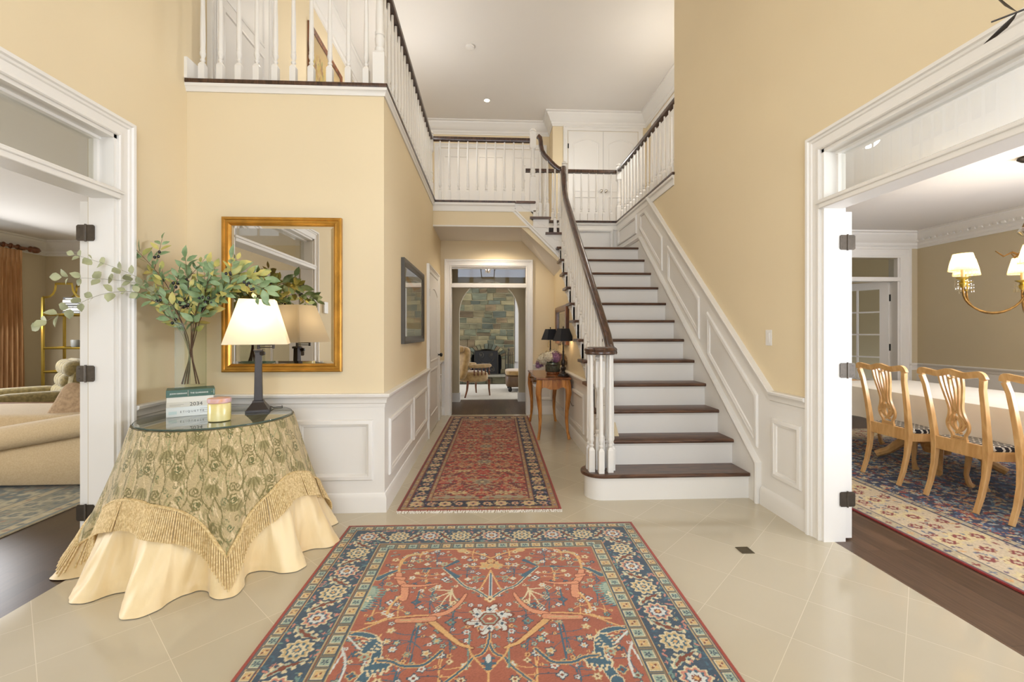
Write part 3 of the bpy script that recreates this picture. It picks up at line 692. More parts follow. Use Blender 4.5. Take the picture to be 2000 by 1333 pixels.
# ---- dining room shell
struct(MB().box(2.21,4.30,6.3,6.45,0,ZL).box(4.30,5.93,6.3,6.45,2.38,ZL).box(5.93,6.3,6.3,6.45,0,ZL), 'wall_dining_back', 'taupe', 'taupe dining room wall with the far glazed door')
struct(MB().box(6.2,6.3,-1.2,6.3,0,ZL), 'wall_dining_right', 'taupe', 'taupe dining room wall behind the chandelier')
struct(MB().box(2.21,6.3,-1.2,-1.05,0,ZL), 'wall_dining_front', 'taupe', 'taupe front wall of the dining room')
struct(MB().box(2.21,2.225,-1.2,Y0,0,ZL).box(2.21,2.225,Y1,6.3,0,ZL).box(2.21,2.225,Y0,Y1,ZD,ZL), 'wall_dining_inner', 'taupe', 'taupe inside face of the dining room opening wall')
trim(MB().sweep([(6.2,-1,ZL),(6.2,6.3,ZL),(2.225,6.3,ZL)], (0,0,1), crown(.23,.16)), 'white crown moulding around the dining room ceiling')
d = MB()
for i in range(60): d.box(6.2-.085, 6.2-.06, 1.2+.085*i, 1.2+.085*i+.045, ZL-.135, ZL-.105)
trim(d, 'white dentil row on the dining room crown')
trim(MB().sweep([(6.2,-1,.86),(6.2,6.3,.86),(6.05,6.3,.86)], (0,0,1), RAILP).box(6.185,6.2,-1,6.3,0,.77), 'white chair rail and dado behind the dining table')
struct(MB().sweep([(6.185,-1,0),(6.185,6.3,0)], (0,0,1), BASEP), 'baseboard_dining', 'white', 'white baseboard of the dining room', 'baseboard')
casing('-y', 6.3, 4.30, 5.93, 0, 2.38, 'white casing of the glazed dining room doorway', [(o*1.5,h) for o, h in CASE])
trim(MB().box(4.3,5.93,6.28,6.42,2.04,2.10).box(5.90,5.94,6.3,6.45,0,2.38), 'white transom rail of the glazed dining room doorway')
struct(MB().box(4.3,5.9,6.36,6.365,2.10,2.37), 'window_6', 'transom', 'glass transom over the far dining room door', 'window')
o = french_leaf(10, 5.89, 6.43, math.radians(118), .80, 'white glazed door standing ajar at the back of the dining room', 1, cols=2)
for z in (1.80, 1.07): MB().box(.0-.02, .03, -.04, .0, z-.05, z+.05).build('hinge', 'black', o, world=False)
struct(MB().box(2.3,7.0,9.1,9.2,0,ZL).box(6.9,7.0,6.45,9.2,0,ZL).box(2.21,2.3,7.4,9.2,0,ZL), 'wall_pantry', 'yellow', 'yellow wall of the room beyond the dining room door')
struct(MB().box(2.21,7.0,6.45,9.2,ZL,ZL+.05), 'ceiling_pantry', 'ceil', 'ceiling of the room beyond the dining room door', 'ceiling')
# ---- rear passage, arch and family room
k = 18
arch = [(-.565,0),(-.565,1.66)]+[(-.005-.56*math.cos(PI*i/k), 1.66+.62*math.sin(PI*i/k)) for i in range(1,k)]+[(.555,1.66),(.555,0)]
struct(MB().prism([(-3.6,0)]+arch+[(3.6,0),(3.6,2.9),(-3.6,2.9)], 'y', 8.56, 8.72), 'wall_arch', 'taupe', 'taupe wall with the arched opening before the fireplace')
struct(MB().box(-3.6,-.565,8.545,8.56,0,.17).box(.555,3.6,8.545,8.56,0,.17).box(-.565,-.55,8.545,8.735,0,.17).box(.54,.555,8.545,8.735,0,.17), 'baseboard_arch', 'white', 'white baseboards at the foot of the arch', 'baseboard')
struct(MB().box(-3.7,-3.6,7.2,9.35,0,2.9).box(3.6,3.7,7.2,9.35,0,2.9).box(-3.7,-3.6,9.35,12.6,0,4.8).box(3.6,3.7,9.35,12.6,0,4.8).box(-3.6,3.6,12.5,12.6,0,4.8).box(-3.6,3.6,9.31,9.36,2.9,4.8), 'wall_family_room', 'ceil', 'pale walls of the family room around the chimney')
struct(MB().box(-3.6,-.885,7.22,7.34,0,2.9).box(1.11,3.6,7.35,7.40,0,2.9).box(-.9,1.13,7.34,7.345,2.75,2.9), 'wall_rear_passage', 'taupe', 'taupe wall of the passage behind the far doorway')
# ------------------------------------------------------------------ staircase
RISE, RUN, YN, XA, XB = .2055, .2425, 3.45, .925, 2.034
st = thing('staircase', 'white staircase with dark wood treads climbing to a landing then turning', 'staircase', (1.5, 3.45, 0))
def tread_prof(y0, y1, z):       # (y,z) section with a rounded nose
    return [(y1,z-.03),(y0+.014,z-.03),(y0+.004,z-.026),(y0,z-.016),(y0+.004,z-.005),(y0+.012,z),(y1,z)]
# starting step with a rounded end
cx, cy, rr = .885, 3.605, .135
def bull(r, yf, yb, xr):
    pts = [(cx+r*math.cos(a), cy+r*math.sin(a)) for a in [PI*.5+PI*i/14 for i in range(15)]]
    return pts[::-1] if False else [(xr, yb)]+[(cx+.02, yb)]+pts[1:-1]+[(cx, yf),(xr, yf)]
MB().prism(bull(.155, YN, 3.76, XB), 'z', RISE-.03, RISE).build('tread', 'tread', st, bevel=.008)
MB().prism(bull(.125, YN+.03, 3.73, XB), 'z', 0, RISE-.03).build('riser', 'white', st)
MB().prism(bull(.135, YN+.02, 3.74, XB), 'z', RISE-.045, RISE-.03).build('tread_moulding', 'white', st)
for k_ in range(1, 12):
    y, z = YN+RUN*k_, RISE*(k_+1)
    y1 = y+RUN+.03 if k_ < 11 else 7.28
    m = MB().prism(tread_prof(y, y1, z), 'x', XA, XB)
    m.box(XA-.012, XA+.01, y+.006, y+RUN+.02, z-.029, z-.001)
    m.build('tread', 'tread', st)
    r = MB().box(.96, XB, y+.03, y+.045, z-RISE, z-.03)
    r.prism([(y+.022,z-.03),(y+.03,z-.05),(y+.03,z-.03)], 'x', .96, XB)
    r.build('riser', 'white', st)
# stringer on the open side, stepped above, straight below, with scroll brackets
pts = [(3.72, 0), (3.72, RISE)]
for k_ in range(1, 12):
    y, z = YN+RUN*k_+.03, RISE*(k_+1)-.03
    pts += [(y, z-RISE+.03), (y, z)]
pts += [(6.30, RISE*12-.03), (6.30, 2.28), (6.12, 2.24), (3.95, .40), (3.95, 0)]
MB().prism(pts, 'x', .955, 1.029).build('stringer', 'white', st)
for k_ in range(1, 11):
    y, z = YN+RUN*k_+.03, RISE*(k_+1)-.03
    MB().prism([(y,z-.14),(y,z),(y+RUN,z),(y+RUN-.01,z-.025),(y+.15,z-.04),(y+.10,z-.075),(y+.05,z-.085),(y+.03,z-.12)], 'x', .947, .955).build('bracket', 'white', st)
    MB().lathe((.947,y+.06,z-.045), [(.011,-.005),(.011,.002)], 10, ax='x').build('bracket_rosette', 'white', st)
# upper flight, climbing left from the landing
UX = [1.06, .847, .635]; UZ = [RISE*12+.2113*(i+1) for i in range(3)]; UZ[2] = Z2
for i in range(3):
    x1 = UX[i]; x0 = x1-.24-(.05 if i < 2 else .03)
    pf = [(x0,UZ[i]-.03),(x1-.012,UZ[i]-.03),(x1-.003,UZ[i]-.024),(x1,UZ[i]-.014),(x1-.004,UZ[i]-.004),(x1-.012,UZ[i]),(x0,UZ[i])]
    MB().prism(pf, 'y', 6.20, 7.28).build('tread', 'tread', st)
    MB().box(x1-.045, x1-.03, 6.24, 7.28, UZ[i]-.2113, UZ[i]-.03).build('riser', 'white', st)
fs = [(1.06,2.30),(1.06,UZ[0]-.2113-.02),(1.03,UZ[0]-.2113),(1.03,UZ[0]-.03),(UX[1]-.03,UZ[0]-.03),(UX[1]-.03,UZ[1]-.03),(UX[2]-.03,UZ[1]-.03),(UX[2]-.03,UZ[2]-.03),(.33,UZ[2]-.03),(.36,2.99),(1.0,2.36)]
MB().prism(fs, 'y', 6.236, 6.27).build('stringer', 'white', st)
for i in range(3):
    xr, zz = UX[i]-.03, UZ[i]-.03
    MB().prism([(xr,zz-.15),(xr,zz),(xr-.24,zz),(xr-.23,zz-.02),(xr-.16,zz-.035),(xr-.13,zz-.07),(xr-.07,zz-.075),(xr-.03,zz-.12)], 'y', 6.230, 6.236).build('bracket', 'white', st)
MB().sweep([(.30,6.236,3.02),(.365,6.236,2.99),(1.03,6.236,2.335)], (0,-1,0), [(-.005,0),(-.005,.014),(-.02,.018),(-.03,.008),(-.055,.008),(-.055,0)]).build('stringer_moulding', 'white', st)
MB().prism([(.30,2.99),(.36,2.985),(1.04,2.32),(1.04,2.20),(.44,ZL-.002),(.30,ZL-.002)], 'y', 6.245, 6.262).build('lower_band', 'yellow', st)

# ------------------------------------------------------------------ railings
def baluster(h, base=.16):
    m = MB(); q = .0212
    m.box(-q, q, -q, q, 0, base-.02).frus((0,0), q, .012, base-.02, base)
    m.lathe((0,0,base), [(.012,0),(.011,.006),(.017,.014),(.017,.022),(.012,.028),(.0125,.04),(.019,.055),(.0195,.07),(.016,.085),(.0175,.09),(.0175,.098),(.0155,.104),(.0178,.16),(.0168,.24),(.0105,h-base)], 12)
    return m
bal_me = {}
def put_baluster(parent, x, y, z, h, base=.16):
    key = (round(h, 2), round(base, 2))
    if key not in bal_me:
        o = baluster(key[0], key[1]).build('baluster', 'white', parent, world=False); bal_me[key] = o.data
    else:
        o = D.objects.new('baluster', bal_me[key]); COL.objects.link(o); o.parent = parent
    o.location = Vector((x, y, z))-wl(parent); return o
def newel(parent, x, y, z0, z1, hw=.042, lowblock=.30, name='newel_post'):
    H = z1-z0; m = MB()
    m.box(x-hw, x+hw, y-hw, y+hw, z0, z0+lowblock).frus((x,y), hw, hw*.7, z0+lowblock, z0+lowblock+.02)
    r = hw*.86; b = z0+lowblock+.015; t = H-lowblock-.30
    m.lathe((x,y,b), [(r*.8,0),(r,.012),(r,.03),(r*.72,.04),(r*.95,.07),(r,.10),(r*.8,.125),(r*.95,.13),(r*.95,.15),(r*.78,.16),(r*.84,.24),(r*.62,max(.3,t-.03)),(r*.9,max(.32,t-.01)),(r*.9,max(.33,t))], 16)
    m.frus((x,y), hw*.75, hw, b+t, b+t+.02).box(x-hw, x+hw, y-hw, y+hw, b+t+.02, z1-.06)
    m.lathe((x,y,z1-.06), [(hw*.9,0),(hw*.7,.012),(hw*1.05,.02),(hw*1.05,.032),(hw*.8,.042),(hw*.45,.056),(.004,.06)], 16)
    return m.build(name, 'white', parent)
RP = [(-.030,0),(-.034,.012),(-.030,.028),(-.032,.040),(-.022,.053),(0,.060),(.022,.053),(.032,.040),(.030,.028),(.034,.012),(.030,0)]
def rail(parent, pts, name='handrail'):
    """handrail swept along a path that may climb"""
    pts = [Vector(p) for p in pts]; m = MB(); n = len(pts); vs = []; k = len(RP)
    side0 = None
    for i in range(n):
        t = (pts[min(i+1,n-1)]-pts[max(i-1,0)]).normalized()
        sd = t.cross(Vector((0,0,1)))
        if sd.length < .15 and side0 is not None: sd = side0
        sd.normalize(); side0 = sd; up = sd.cross(t)
        for (a, b) in RP: vs.append(pts[i]+sd*a+up*b)
    fs_ = [(j*k+i, j*k+(i+1)%k, (j+1)*k+(i+1)%k, (j+1)*k+i) for j in range(n-1) for i in range(k)]
    fs_ += [tuple(range(k)), tuple((n-1)*k+i for i in range(k-1,-1,-1))]
    m.add(vs, fs_); return m.build(name, 'rail', parent, ang=50)
ZR = 3.925
# stair railing with volute
sr = thing('stair_railing', 'stair railing with dark curled handrail over white turned balusters', 'railing', (.99, 3.6, RISE))
m = MB(); m.lathe((cx,cy-.01,1.125), [(.112,0),(.124,.010),(.120,.024),(.128,.036),(.120,.052),(.100,.060)], 32)
m.build('volute', 'rail', sr, ang=50)
slope = RISE/RUN
zr = lambda y: 1.19+slope*(y-3.72)
path = [(.99,3.60,1.126),(.99,3.66,1.132),(.99,3.72,1.165)]+[(.99,y,zr(y)) for y in (3.80,4.5,5.2,5.85)]+[(.995,5.98,zr(5.98)+.02),(1.0,6.06,zr(6.06)+.09),(1.0,6.10,zr(6.1)+.2),(1.0,6.12,3.44),(1.01,6.16,3.52),(1.02,6.21,3.53)]
rail(sr, path)
newel(sr, cx, cy+.02, RISE, 1.13, .036, .26)
for a in (-150, -100, -48, -8, 40, 160, 205):
    put_baluster(sr, cx+.092*math.cos(math.radians(a)), cy-.01+.092*math.sin(math.radians(a)), RISE, 1.13-RISE, .19)
for k_ in range(1, 11):
    for f in (.055, .175):
        y = YN+RUN*k_+f; z = RISE*(k_+1)
        put_baluster(sr, .985, y, z, round(zr(y)-z+.0, 2), .17 if f < .1 else .25)
newel(sr, 1.04, 6.245, RISE*12-.02, 3.67, .038, .62)
for (x, i, f) in ((.985,0,0),(.905,0,0),(.80,1,0),(.70,1,0)):
    top = {.985:3.53,.905:3.56,.80:3.68,.70:3.79}[x]
    put_baluster(sr, x, 6.245, UZ[i], round(top-UZ[i],2), .2)
rail(sr, [(1.0,6.245,3.53),(.94,6.245,3.54),(.88,6.245,3.585),(.80,6.245,3.665),(.735,6.245,3.735),(.70,6.245,3.80),(.682,6.245,3.88),(.680,6.245,3.93),(.675,6.245,3.97),(.65,6.245,3.99)])
# front balcony railing, side run along the hall, rear run
fb = thing('balcony_railing', 'upstairs balcony railing with dark handrail above the mirror wall and hall', 'railing', (-.8, YF+.04, Z2))
for x in (-2.067,-1.941,-1.811,-1.685,-1.554,-1.426,-1.298,-1.165,-1.032,-.903):
    put_baluster(fb, x, YF+.045, Z2, ZR-Z2, .155)
newel(fb, -.805, YF+.045, Z2, 4.12, .042, .24)
n_ = 20
for i in range(n_): put_baluster(fb, -.80, 3.53+i*(6.13-3.53)/(n_-1), Z2, ZR-Z2, .155)
for x in (-.672,-.546,-.42,-.294,-.168,-.042,.084,.21,.336,.462): put_baluster(fb, x, 6.265, Z2, ZR-Z2, .155)
newel(fb, -.80, 6.265, Z2, 4.06, .036, .24)
newel(fb, .60, 6.265, Z2-.12, 4.12, .042, .44)
rail(fb, [(-2.15,YF+.045,ZR),(-.805,YF+.045,ZR)]); rail(fb, [(-.80,YF+.05,ZR),(-.80,6.265,ZR)]); rail(fb, [(-.80,6.265,ZR),(.60,6.265,ZR)])
# rear landing railing and side run above the stairs
rb = thing('landing_railing', 'upstairs railing in front of the double closet doors and along the side', 'railing', (2.10, 7.30, Z2))
for x in (.66,.78,.90,1.02,1.12,1.245,1.367,1.489,1.611,1.733,1.855,1.977): put_baluster(rb, x, 7.31, Z2, ZR-Z2-.04, .155)
newel(rb, .55, 7.31, Z2, 4.02, .030, .24); newel(rb, 2.10, 7.30, Z2, 4.05, .040, .24)
for y in np.arange(5.09, 7.15, .145): put_baluster(rb, 2.105, float(y), Z2, ZR-Z2-.02, .155)
rail(rb, [(.58,7.31,ZR-.04),(2.10,7.31,ZR-.04)]); rail(rb, [(2.10,7.30,ZR-.02),(2.105,5.0,ZR-.02)])
trim(MB().box(.36, 1.06, 7.25, 7.36, Z2-.03, Z2), 'dark nosing strip at the back of the short upper flight', 'rail')
# ------------------------------------------------------------------ rugs
def persian_main():
    RED, RED2 = C3(158,92,70), C3(160,80,54); NAVY, BLUE = C3(62,78,92), C3(66,96,112); CREAM, TAN = C3(206,192,156), C3(188,164,118)
    TEAL, SAGE, GOLD, PEACH, PALE, BRN, ROSE = C3(108,136,128), C3(150,166,148), C3(206,164,108), C3(204,142,108), C3(200,202,196), C3(120,66,46), C3(190,128,110)
    Wd, H, cx0 = 1.90, 2.80, .95
    cv = Canvas(Wd, H, .0042, RED)
    rng = random.Random(11)
    b0, b1, b2, b3 = .016, .078, .268, .352
    # ---- field
    fx0, fx1 = b3, Wd-b3
    def both(fn):
        for mx in (0, 1):
            for my in (0, 1):
                fn(lambda p: (cx0+(p[0] if not mx else -p[0]), p[1] if not my else H-p[1]), mx, my)
    def stroke(pts, w, c, w2=None, edge=None, k=2):
        pts = smooth(pts, k)
        def f(T, mx, my):
            q = [T(p) for p in pts]
            if edge is not None: cv.line(q, w+.009, edge, None if w2 is None else w2+.009)
            cv.line(q, w, c, w2)
        both(f)
    def blossom(x, y, R, c, n=6, core=None, edge=None):
        def f(T, mx, my):
            X, Y = T((x, y))
            if edge is not None: cv.flower(X, Y, R*1.3, edge, n, .35)
            cv.flower(X, Y, R, c, n, .4)
            cv.flower(X, Y, R*.38, core if core is not None else RED, 4, .1)
        both(f)
    def lf(x, y, L, w, a, c, edge=None, teeth=0):
        def f(T, mx, my):
            X, Y = T((x, y)); A = a if not mx else PI-a; A = A if not my else -A
            if edge is not None: cv.leaf(X, Y, L*1.2, w*1.6, A, edge, teeth)
            cv.leaf(X, Y, L, w, A, c, teeth)
        both(f)
    # thin stems then scattered flowers in flowering-bush clusters
    placed = []
    for cxp, cyp, n, R in ((.30,.46,9,.11),(.33,.66,8,.12),(.12,.62,9,.10),(.50,.50,6,.08),(.28,.86,9,.12),(.42,.92,7,.09),(.16,.98,6,.09),(.52,.84,6,.08),
                           (.32,1.14,9,.13),(.46,1.20,7,.10),(.16,1.14,7,.10),(.18,1.34,8,.12),(.34,1.36,8,.12),(.55,1.30,6,.09),(.10,.43,6,.08),(.40,.44,6,.07),(.53,.95,5,.07),(.05,1.05,4,.06),(.55,.68,6,.08)):
        stem = BLUE if rng.random() < .6 else GOLD
        stroke([(cxp, cyp-R*.9), (cxp+.01, cyp), (cxp-.005, cyp+R*.9)], .006, stem)
        for i in range(n):
            a = 2*PI*i/n+rng.random()*.5; r = R*(.55+.45*rng.random())
            x, y = cxp+r*math.cos(a), cyp+r*math.sin(a)*.9
            if x < .015 or x > .585 or y < .365 or y > 1.40: continue
            if any(math.hypot(x-px, y-py) < .034 for px, py in placed): continue
            placed.append((x, y))
            stroke([(cxp, cyp+(.02 if a < PI else -.02)), ((cxp+x)/2+.01, (cyp+y)/2), (x, y)], .0045, stem if rng.random() < .7 else NAVY, k=1)
            c = rng.choice([PALE, SAGE, CREAM, PALE, TEAL, CREAM, BLUE]); blossom(x, y, rng.uniform(.012, .021), c, rng.choice([4,5,6]), rng.choice([RED, BRN, GOLD]), NAVY if rng.random() < .5 else TAN)
    for _ in range(240):
        x, y = rng.uniform(.02, .585), rng.uniform(.37, 1.38)
        if any(math.hypot(x-px, y-py) < .030 for px, py in placed): continue
        placed.append((x, y)); blossom(x, y, rng.uniform(.007, .014), rng.choice([PALE, SAGE, CREAM, GOLD, TEAL]), 5, BRN, NAVY if rng.random()<.4 else None)
        if rng.random() < .6: lf(x+.018, y+.004, .022, .008, rng.uniform(-1,1), rng.choice([TEAL, BLUE, SAGE]))
    # deep blue blades and ragged side palmettes
    stroke([(0,.87),(.071,.785),(.13,.76),(.183,.673),(.259,.567)], .009, BLUE, None, CREAM)
    stroke([(.259,.567),(.22,.53),(.19,.50)], .008, BLUE, .030); stroke([(.259,.567),(.21,.62),(.175,.66)], .008, BLUE, .028)
    stroke([(.259,.567),(.38,.572),(.496,.579)], .007, TEAL); stroke([(.335,.570),(.40,.575)], .022, BLUE, .006)
    stroke([(.505,.585),(.54,.61),(.585,.665)], .012, BLUE, .034, TAN)
    stroke([(.605,1.10),(.513,1.11),(.461,1.158),(.442,1.267),(.465,1.366),(.48,1.40)], .020, BLUE, .046, CREAM)
    lf(.49, 1.18, .09, .05, 1.2, BLUE, CREAM, 5); lf(.43, 1.30, .10, .05, .2, BLUE, CREAM, 5)
    stroke([(.19,1.22),(.22,1.264),(.251,1.303),(.336,1.303),(.378,1.272),(.436,1.266)], .012, BLUE, None, GOLD)
    stroke([(0,.633),(0,.85)], .009, BLUE, None, PALE)
    stroke([(-.0,1.11),(.0,1.172),(.02,1.245),(.066,1.262),(.078,1.30),(.13,1.36),(.17,1.40)], .009, BLUE, None, GOLD)
    stroke([(.084,1.12),(.08,1.32)], .007, TEAL); stroke([(.308,1.06),(.307,1.28)], .008, BLUE); stroke([(.352,.79),(.349,.93)], .008, BLUE)
    for a, b in (((.191,.774),(.183,.93)),((.189,.80),(.237,.93)),((.19,.788),(.292,.779)),((.19,.80),(.14,.90)),((.19,.80),(.27,.86))):
        stroke([a,((a[0]+b[0])/2+.008,(a[1]+b[1])/2),b], .010, CREAM, .005); blossom(b[0], b[1], .015, BLUE, 4, GOLD, CREAM)
    lf(.595,.80,.11,.075,1.5,SAGE,TEAL,6); lf(.60,.89,.10,.07,1.3,SAGE,BLUE,6); blossom(.597,.848,.030,CREAM,6,SAGE,TEAL)
    stroke([(.62,1.10),(.57,1.15),(.523,1.20)], .008, PALE); stroke([(.605,1.18),(.55,1.28),(.548,1.38)], .010, PALE); stroke([(.585,1.22),(.60,1.33)], .008, PALE)
    # gold arabesques
    E_ = BRN
    stroke([(.066,1.21),(.10,1.195),(.127,1.179),(.176,1.124),(.245,1.045),(.278,1.008)], .008, GOLD, .034, E_)
    stroke([(.278,1.008),(.249,.985),(.196,.972),(.144,.902),(.119,.824)], .036, PEACH, .012, E_)
    stroke([(.255,1.010),(.33,1.02),(.409,1.02)], .036, PEACH, .030, E_); stroke([(.27,1.012),(.40,1.02)], .007, TAN)
    stroke([(.281,.985),(.365,.987),(.462,1.006),(.497,1.035),(.544,1.07),(.591,1.10)], .009, GOLD); stroke([(.47,1.01),(.50,1.03),(.55,1.035)], .022, GOLD, .008)
    stroke([(.411,.408),(.489,.431),(.503,.546),(.490,.62)], .012, GOLD, .014); stroke([(.385,.415),(.44,.405),(.48,.425)], .010, TAN, .026)
    stroke([(.490,.62),(.47,.69),(.435,.74),(.422,.80),(.42,.85)], .030, PEACH, .040, E_); stroke([(.46,.67),(.50,.66)], .030, PEACH, .014, E_)
    stroke([(.442,.735),(.353,.745),(.267,.721)], .026, PEACH, .005, E_); stroke([(.44,.83),(.468,.90),(.471,.966)], .014, GOLD, .010)
    stroke([(0,.469),(.05,.43),(.095,.402),(.179,.352),(.363,.357),(.411,.408)], .010, GOLD)
    lf(.17,.375,.05,.03,0,TAN,GOLD)
    blossom(.022,.545,.035,TAN,5,GOLD,GOLD); stroke([(.02,.56),(.07,.555),(.115,.56),(.125,.54)], .013, GOLD, .008); blossom(0,.50,.028,GOLD,6,TAN,BRN)
    stroke([(.0,.60),(.025,.70),(.055,.79)], .008, GOLD); stroke([(.085,1.19),(.07,1.25),(.03,1.30),(0,1.345)], .009, GOLD); stroke([(.0,1.345),(.0,1.40)], .010, GOLD)
    blossom(0,.87,.022,CREAM,4,BRN,GOLD)
    # white star palmette
    for (dx, dy, R, n) in ((0,1.02,.105,6),(0,1.02,.085,12)):
        both(lambda T, mx, my: cv.flower(*T((dx, dy)), R*1.12, BRN, n, .5, PI/2, 1.05)); both(lambda T, mx, my: cv.flower(*T((dx, dy)), R, PALE, n, .5, PI/2, 1.05))
    for a in range(12):
        x, y = .065*math.sin(2*PI*a/12), 1.02+.068*math.cos(2*PI*a/12)
        if x >= -.001: both(lambda T, mx, my: cv.flower(*T((x, y)), .010, PEACH if a % 2 else NAVY, 4, .3))
    both(lambda T, mx, my: (cv.flower(*T((0,1.02)), .050, BRN, 6, .12), cv.flower(*T((0,1.02)), .040, SAGE, 6, .12), cv.flower(*T((0,1.02)), .032, RED, 6, .1), cv.flower(*T((0,1.02)), .012, CREAM, 4, .3)))
    both(lambda T, mx, my: (cv.leaf(*T((0,1.29)), .09, .045, PI/2, BLUE, 3), cv.leaf(*T((0,1.27)), .05, .022, PI/2, PALE)))
    # horizontal abrash in the wool
    ab = np.ones((cv.ny, 1, 1)); rr_ = np.random.RandomState(5); row = np.cumsum(rr_.randn(cv.ny))*.01; row -= np.linspace(row[0], row[-1], cv.ny); ab[:, 0, 0] = 1+np.clip(row, -.12, .12)
    # ---- borders, painted for the four sides
    def ring(d0, d1, c):
        cv.rect(d0, Wd-d0, d0, d1, c); cv.rect(d0, Wd-d0, H-d1, H-d0, c); cv.rect(d0, d1, d0, H-d0, c); cv.rect(Wd-d1, Wd-d0, d0, H-d0, c)
    ring(0, b0, C3(150,66,48)); ring(b0, b1, C3(120,112,92)); ring(b1, b2, NAVY); ring(b2, b3, C3(120,112,92))
    for d, c in ((b0,NAVY),(b0+.006,TAN),(b1-.010,BRN),(b1-.004,TAN),(b2,TAN),(b2+.006,BRN),(b3-.012,NAVY),(b3-.007,TAN)): ring(d, d+.004, c)
    def sides(fn, dmid, step):
        """fn(along->xy mapping, s) on all four sides"""
        for side in range(4):
            L = (Wd if side % 2 == 0 else H)-2*dmid; n = int(round(L/step)); stp = L/n
            for i in range(n if True else 0):
                s = dmid+stp*i
                if side == 0: T = lambda a, b, s=s: (s+a, dmid+b)
                elif side == 2: T = lambda a, b, s=s: (s+a, H-dmid-b)
                elif side == 1: T = lambda a, b, s=s: (Wd-dmid-b, s+a)
                else: T = lambda a, b, s=s: (dmid+b, s+a)
                fn(T, i, side % 2 == 1, stp)
    def cart(dm, hw, c1, c2):
        def f(T, i, vert, stp):
            (x0, y0), (x1, y1) = T(.006, -hw), T(stp-.006, hw)
            x0, x1 = sorted((x0, x1)); y0, y1 = sorted((y0, y1))
            a, b = (c1, c2) if i % 2 == 0 else (c2, c1)
            cv.rect(x0, x1, y0, y1, NAVY); cv.rect(x0+.003, x1-.003, y0+.003, y1-.003, CREAM); cv.rect(x0+.006, x1-.006, y0+.006, y1-.006, a)
            X, Y = T(stp/2, 0)
            if i % 2 == 0:
                for q in range(5):
                    A = 2*PI*q/5+.3; cv.leaf(X+.010*math.cos(A), Y+.009*math.sin(A), .014, .007, A, NAVY)
            else:
                for q in range(4):
                    A = PI/2*q+PI/4; cv.leaf(X+.009*math.cos(A), Y+.009*math.sin(A), .014, .009, A, BRN if q % 2 else GOLD)
                cv.flower(X, Y, .005, CREAM, 4, .2)
        sides(f, dm, .066)
    cart((b0+b1)/2, .022, SAGE, TAN); cart((b2+b3)/2+.001, .027, SAGE, TAN)
    dm = (b1+b2)/2
    def filler(T, i, vert, stp):
        for q in range(5):
            X, Y = T(rng.uniform(0, stp), rng.uniform(-.085, .085)); cv.flower(X, Y, rng.uniform(.006, .011), rng.choice([ROSE, TEAL, ROSE, TAN]), 4, .6)
            X, Y = T(rng.uniform(0, stp), rng.choice([-1, 1])*rng.uniform(.06, .09)); cv.leaf(X, Y, .03, .010, rng.uniform(0, 3), rng.choice([ROSE, TEAL, BLUE]))
    sides(filler, dm, .05)
    def leaves_(T, i, vert, stp):
        X, Y = T(stp/2, 0); A = (.95 if i % 2 == 0 else -.95)
        if vert: A = PI/2-A
        cv.leaf(X, Y, .17, .052, A, CREAM, 5, .06); cv.leaf(X, Y, .150, .030, A, SAGE, 0, .06); cv.leaf(X, Y, .135, .020, A, BRN, 3, .06)
    sides(leaves_, dm, .2)
    def ros(T, i, vert, stp):
        X, Y = T(0, 0); a, b = (ROSE, PALE) if i % 2 == 0 else (TAN, CREAM)
        cv.flower(X, Y, .078, NAVY, 10, .1); cv.flower(X, Y, .068, CREAM, 10, .22); cv.flower(X, Y, .058, a, 10, .22); cv.flower(X, Y, .046, BLUE, 10, .2)
        cv.flower(X, Y, .038, b, 8, .25); cv.flower(X, Y, .020, BLUE if i % 2 else BRN, 8, .3); cv.flower(X, Y, .010, GOLD, 4, .2)
    sides(ros, dm, .2)
    n = np.random.RandomState(1)
    cv.a *= ab*(1+.22*(n.rand(cv.ny, cv.nx, 1)-.5))
    return cv
M['rug_wool'] = vcol('knotted_wool_rug', .92, bump=.25, bscale=260, sheen=.15, fuzz=.10, fscale=260)
cvm = persian_main()
o = rug_mesh('persian_rug', cvm, M['rug_wool'], .010, label='large terracotta and blue floral rug in the middle of the tiled floor', category='rug')
o.location = (-.006, 3.072-1.40, 0); o.rotation_euler = (0, 0, math.radians(-.9))

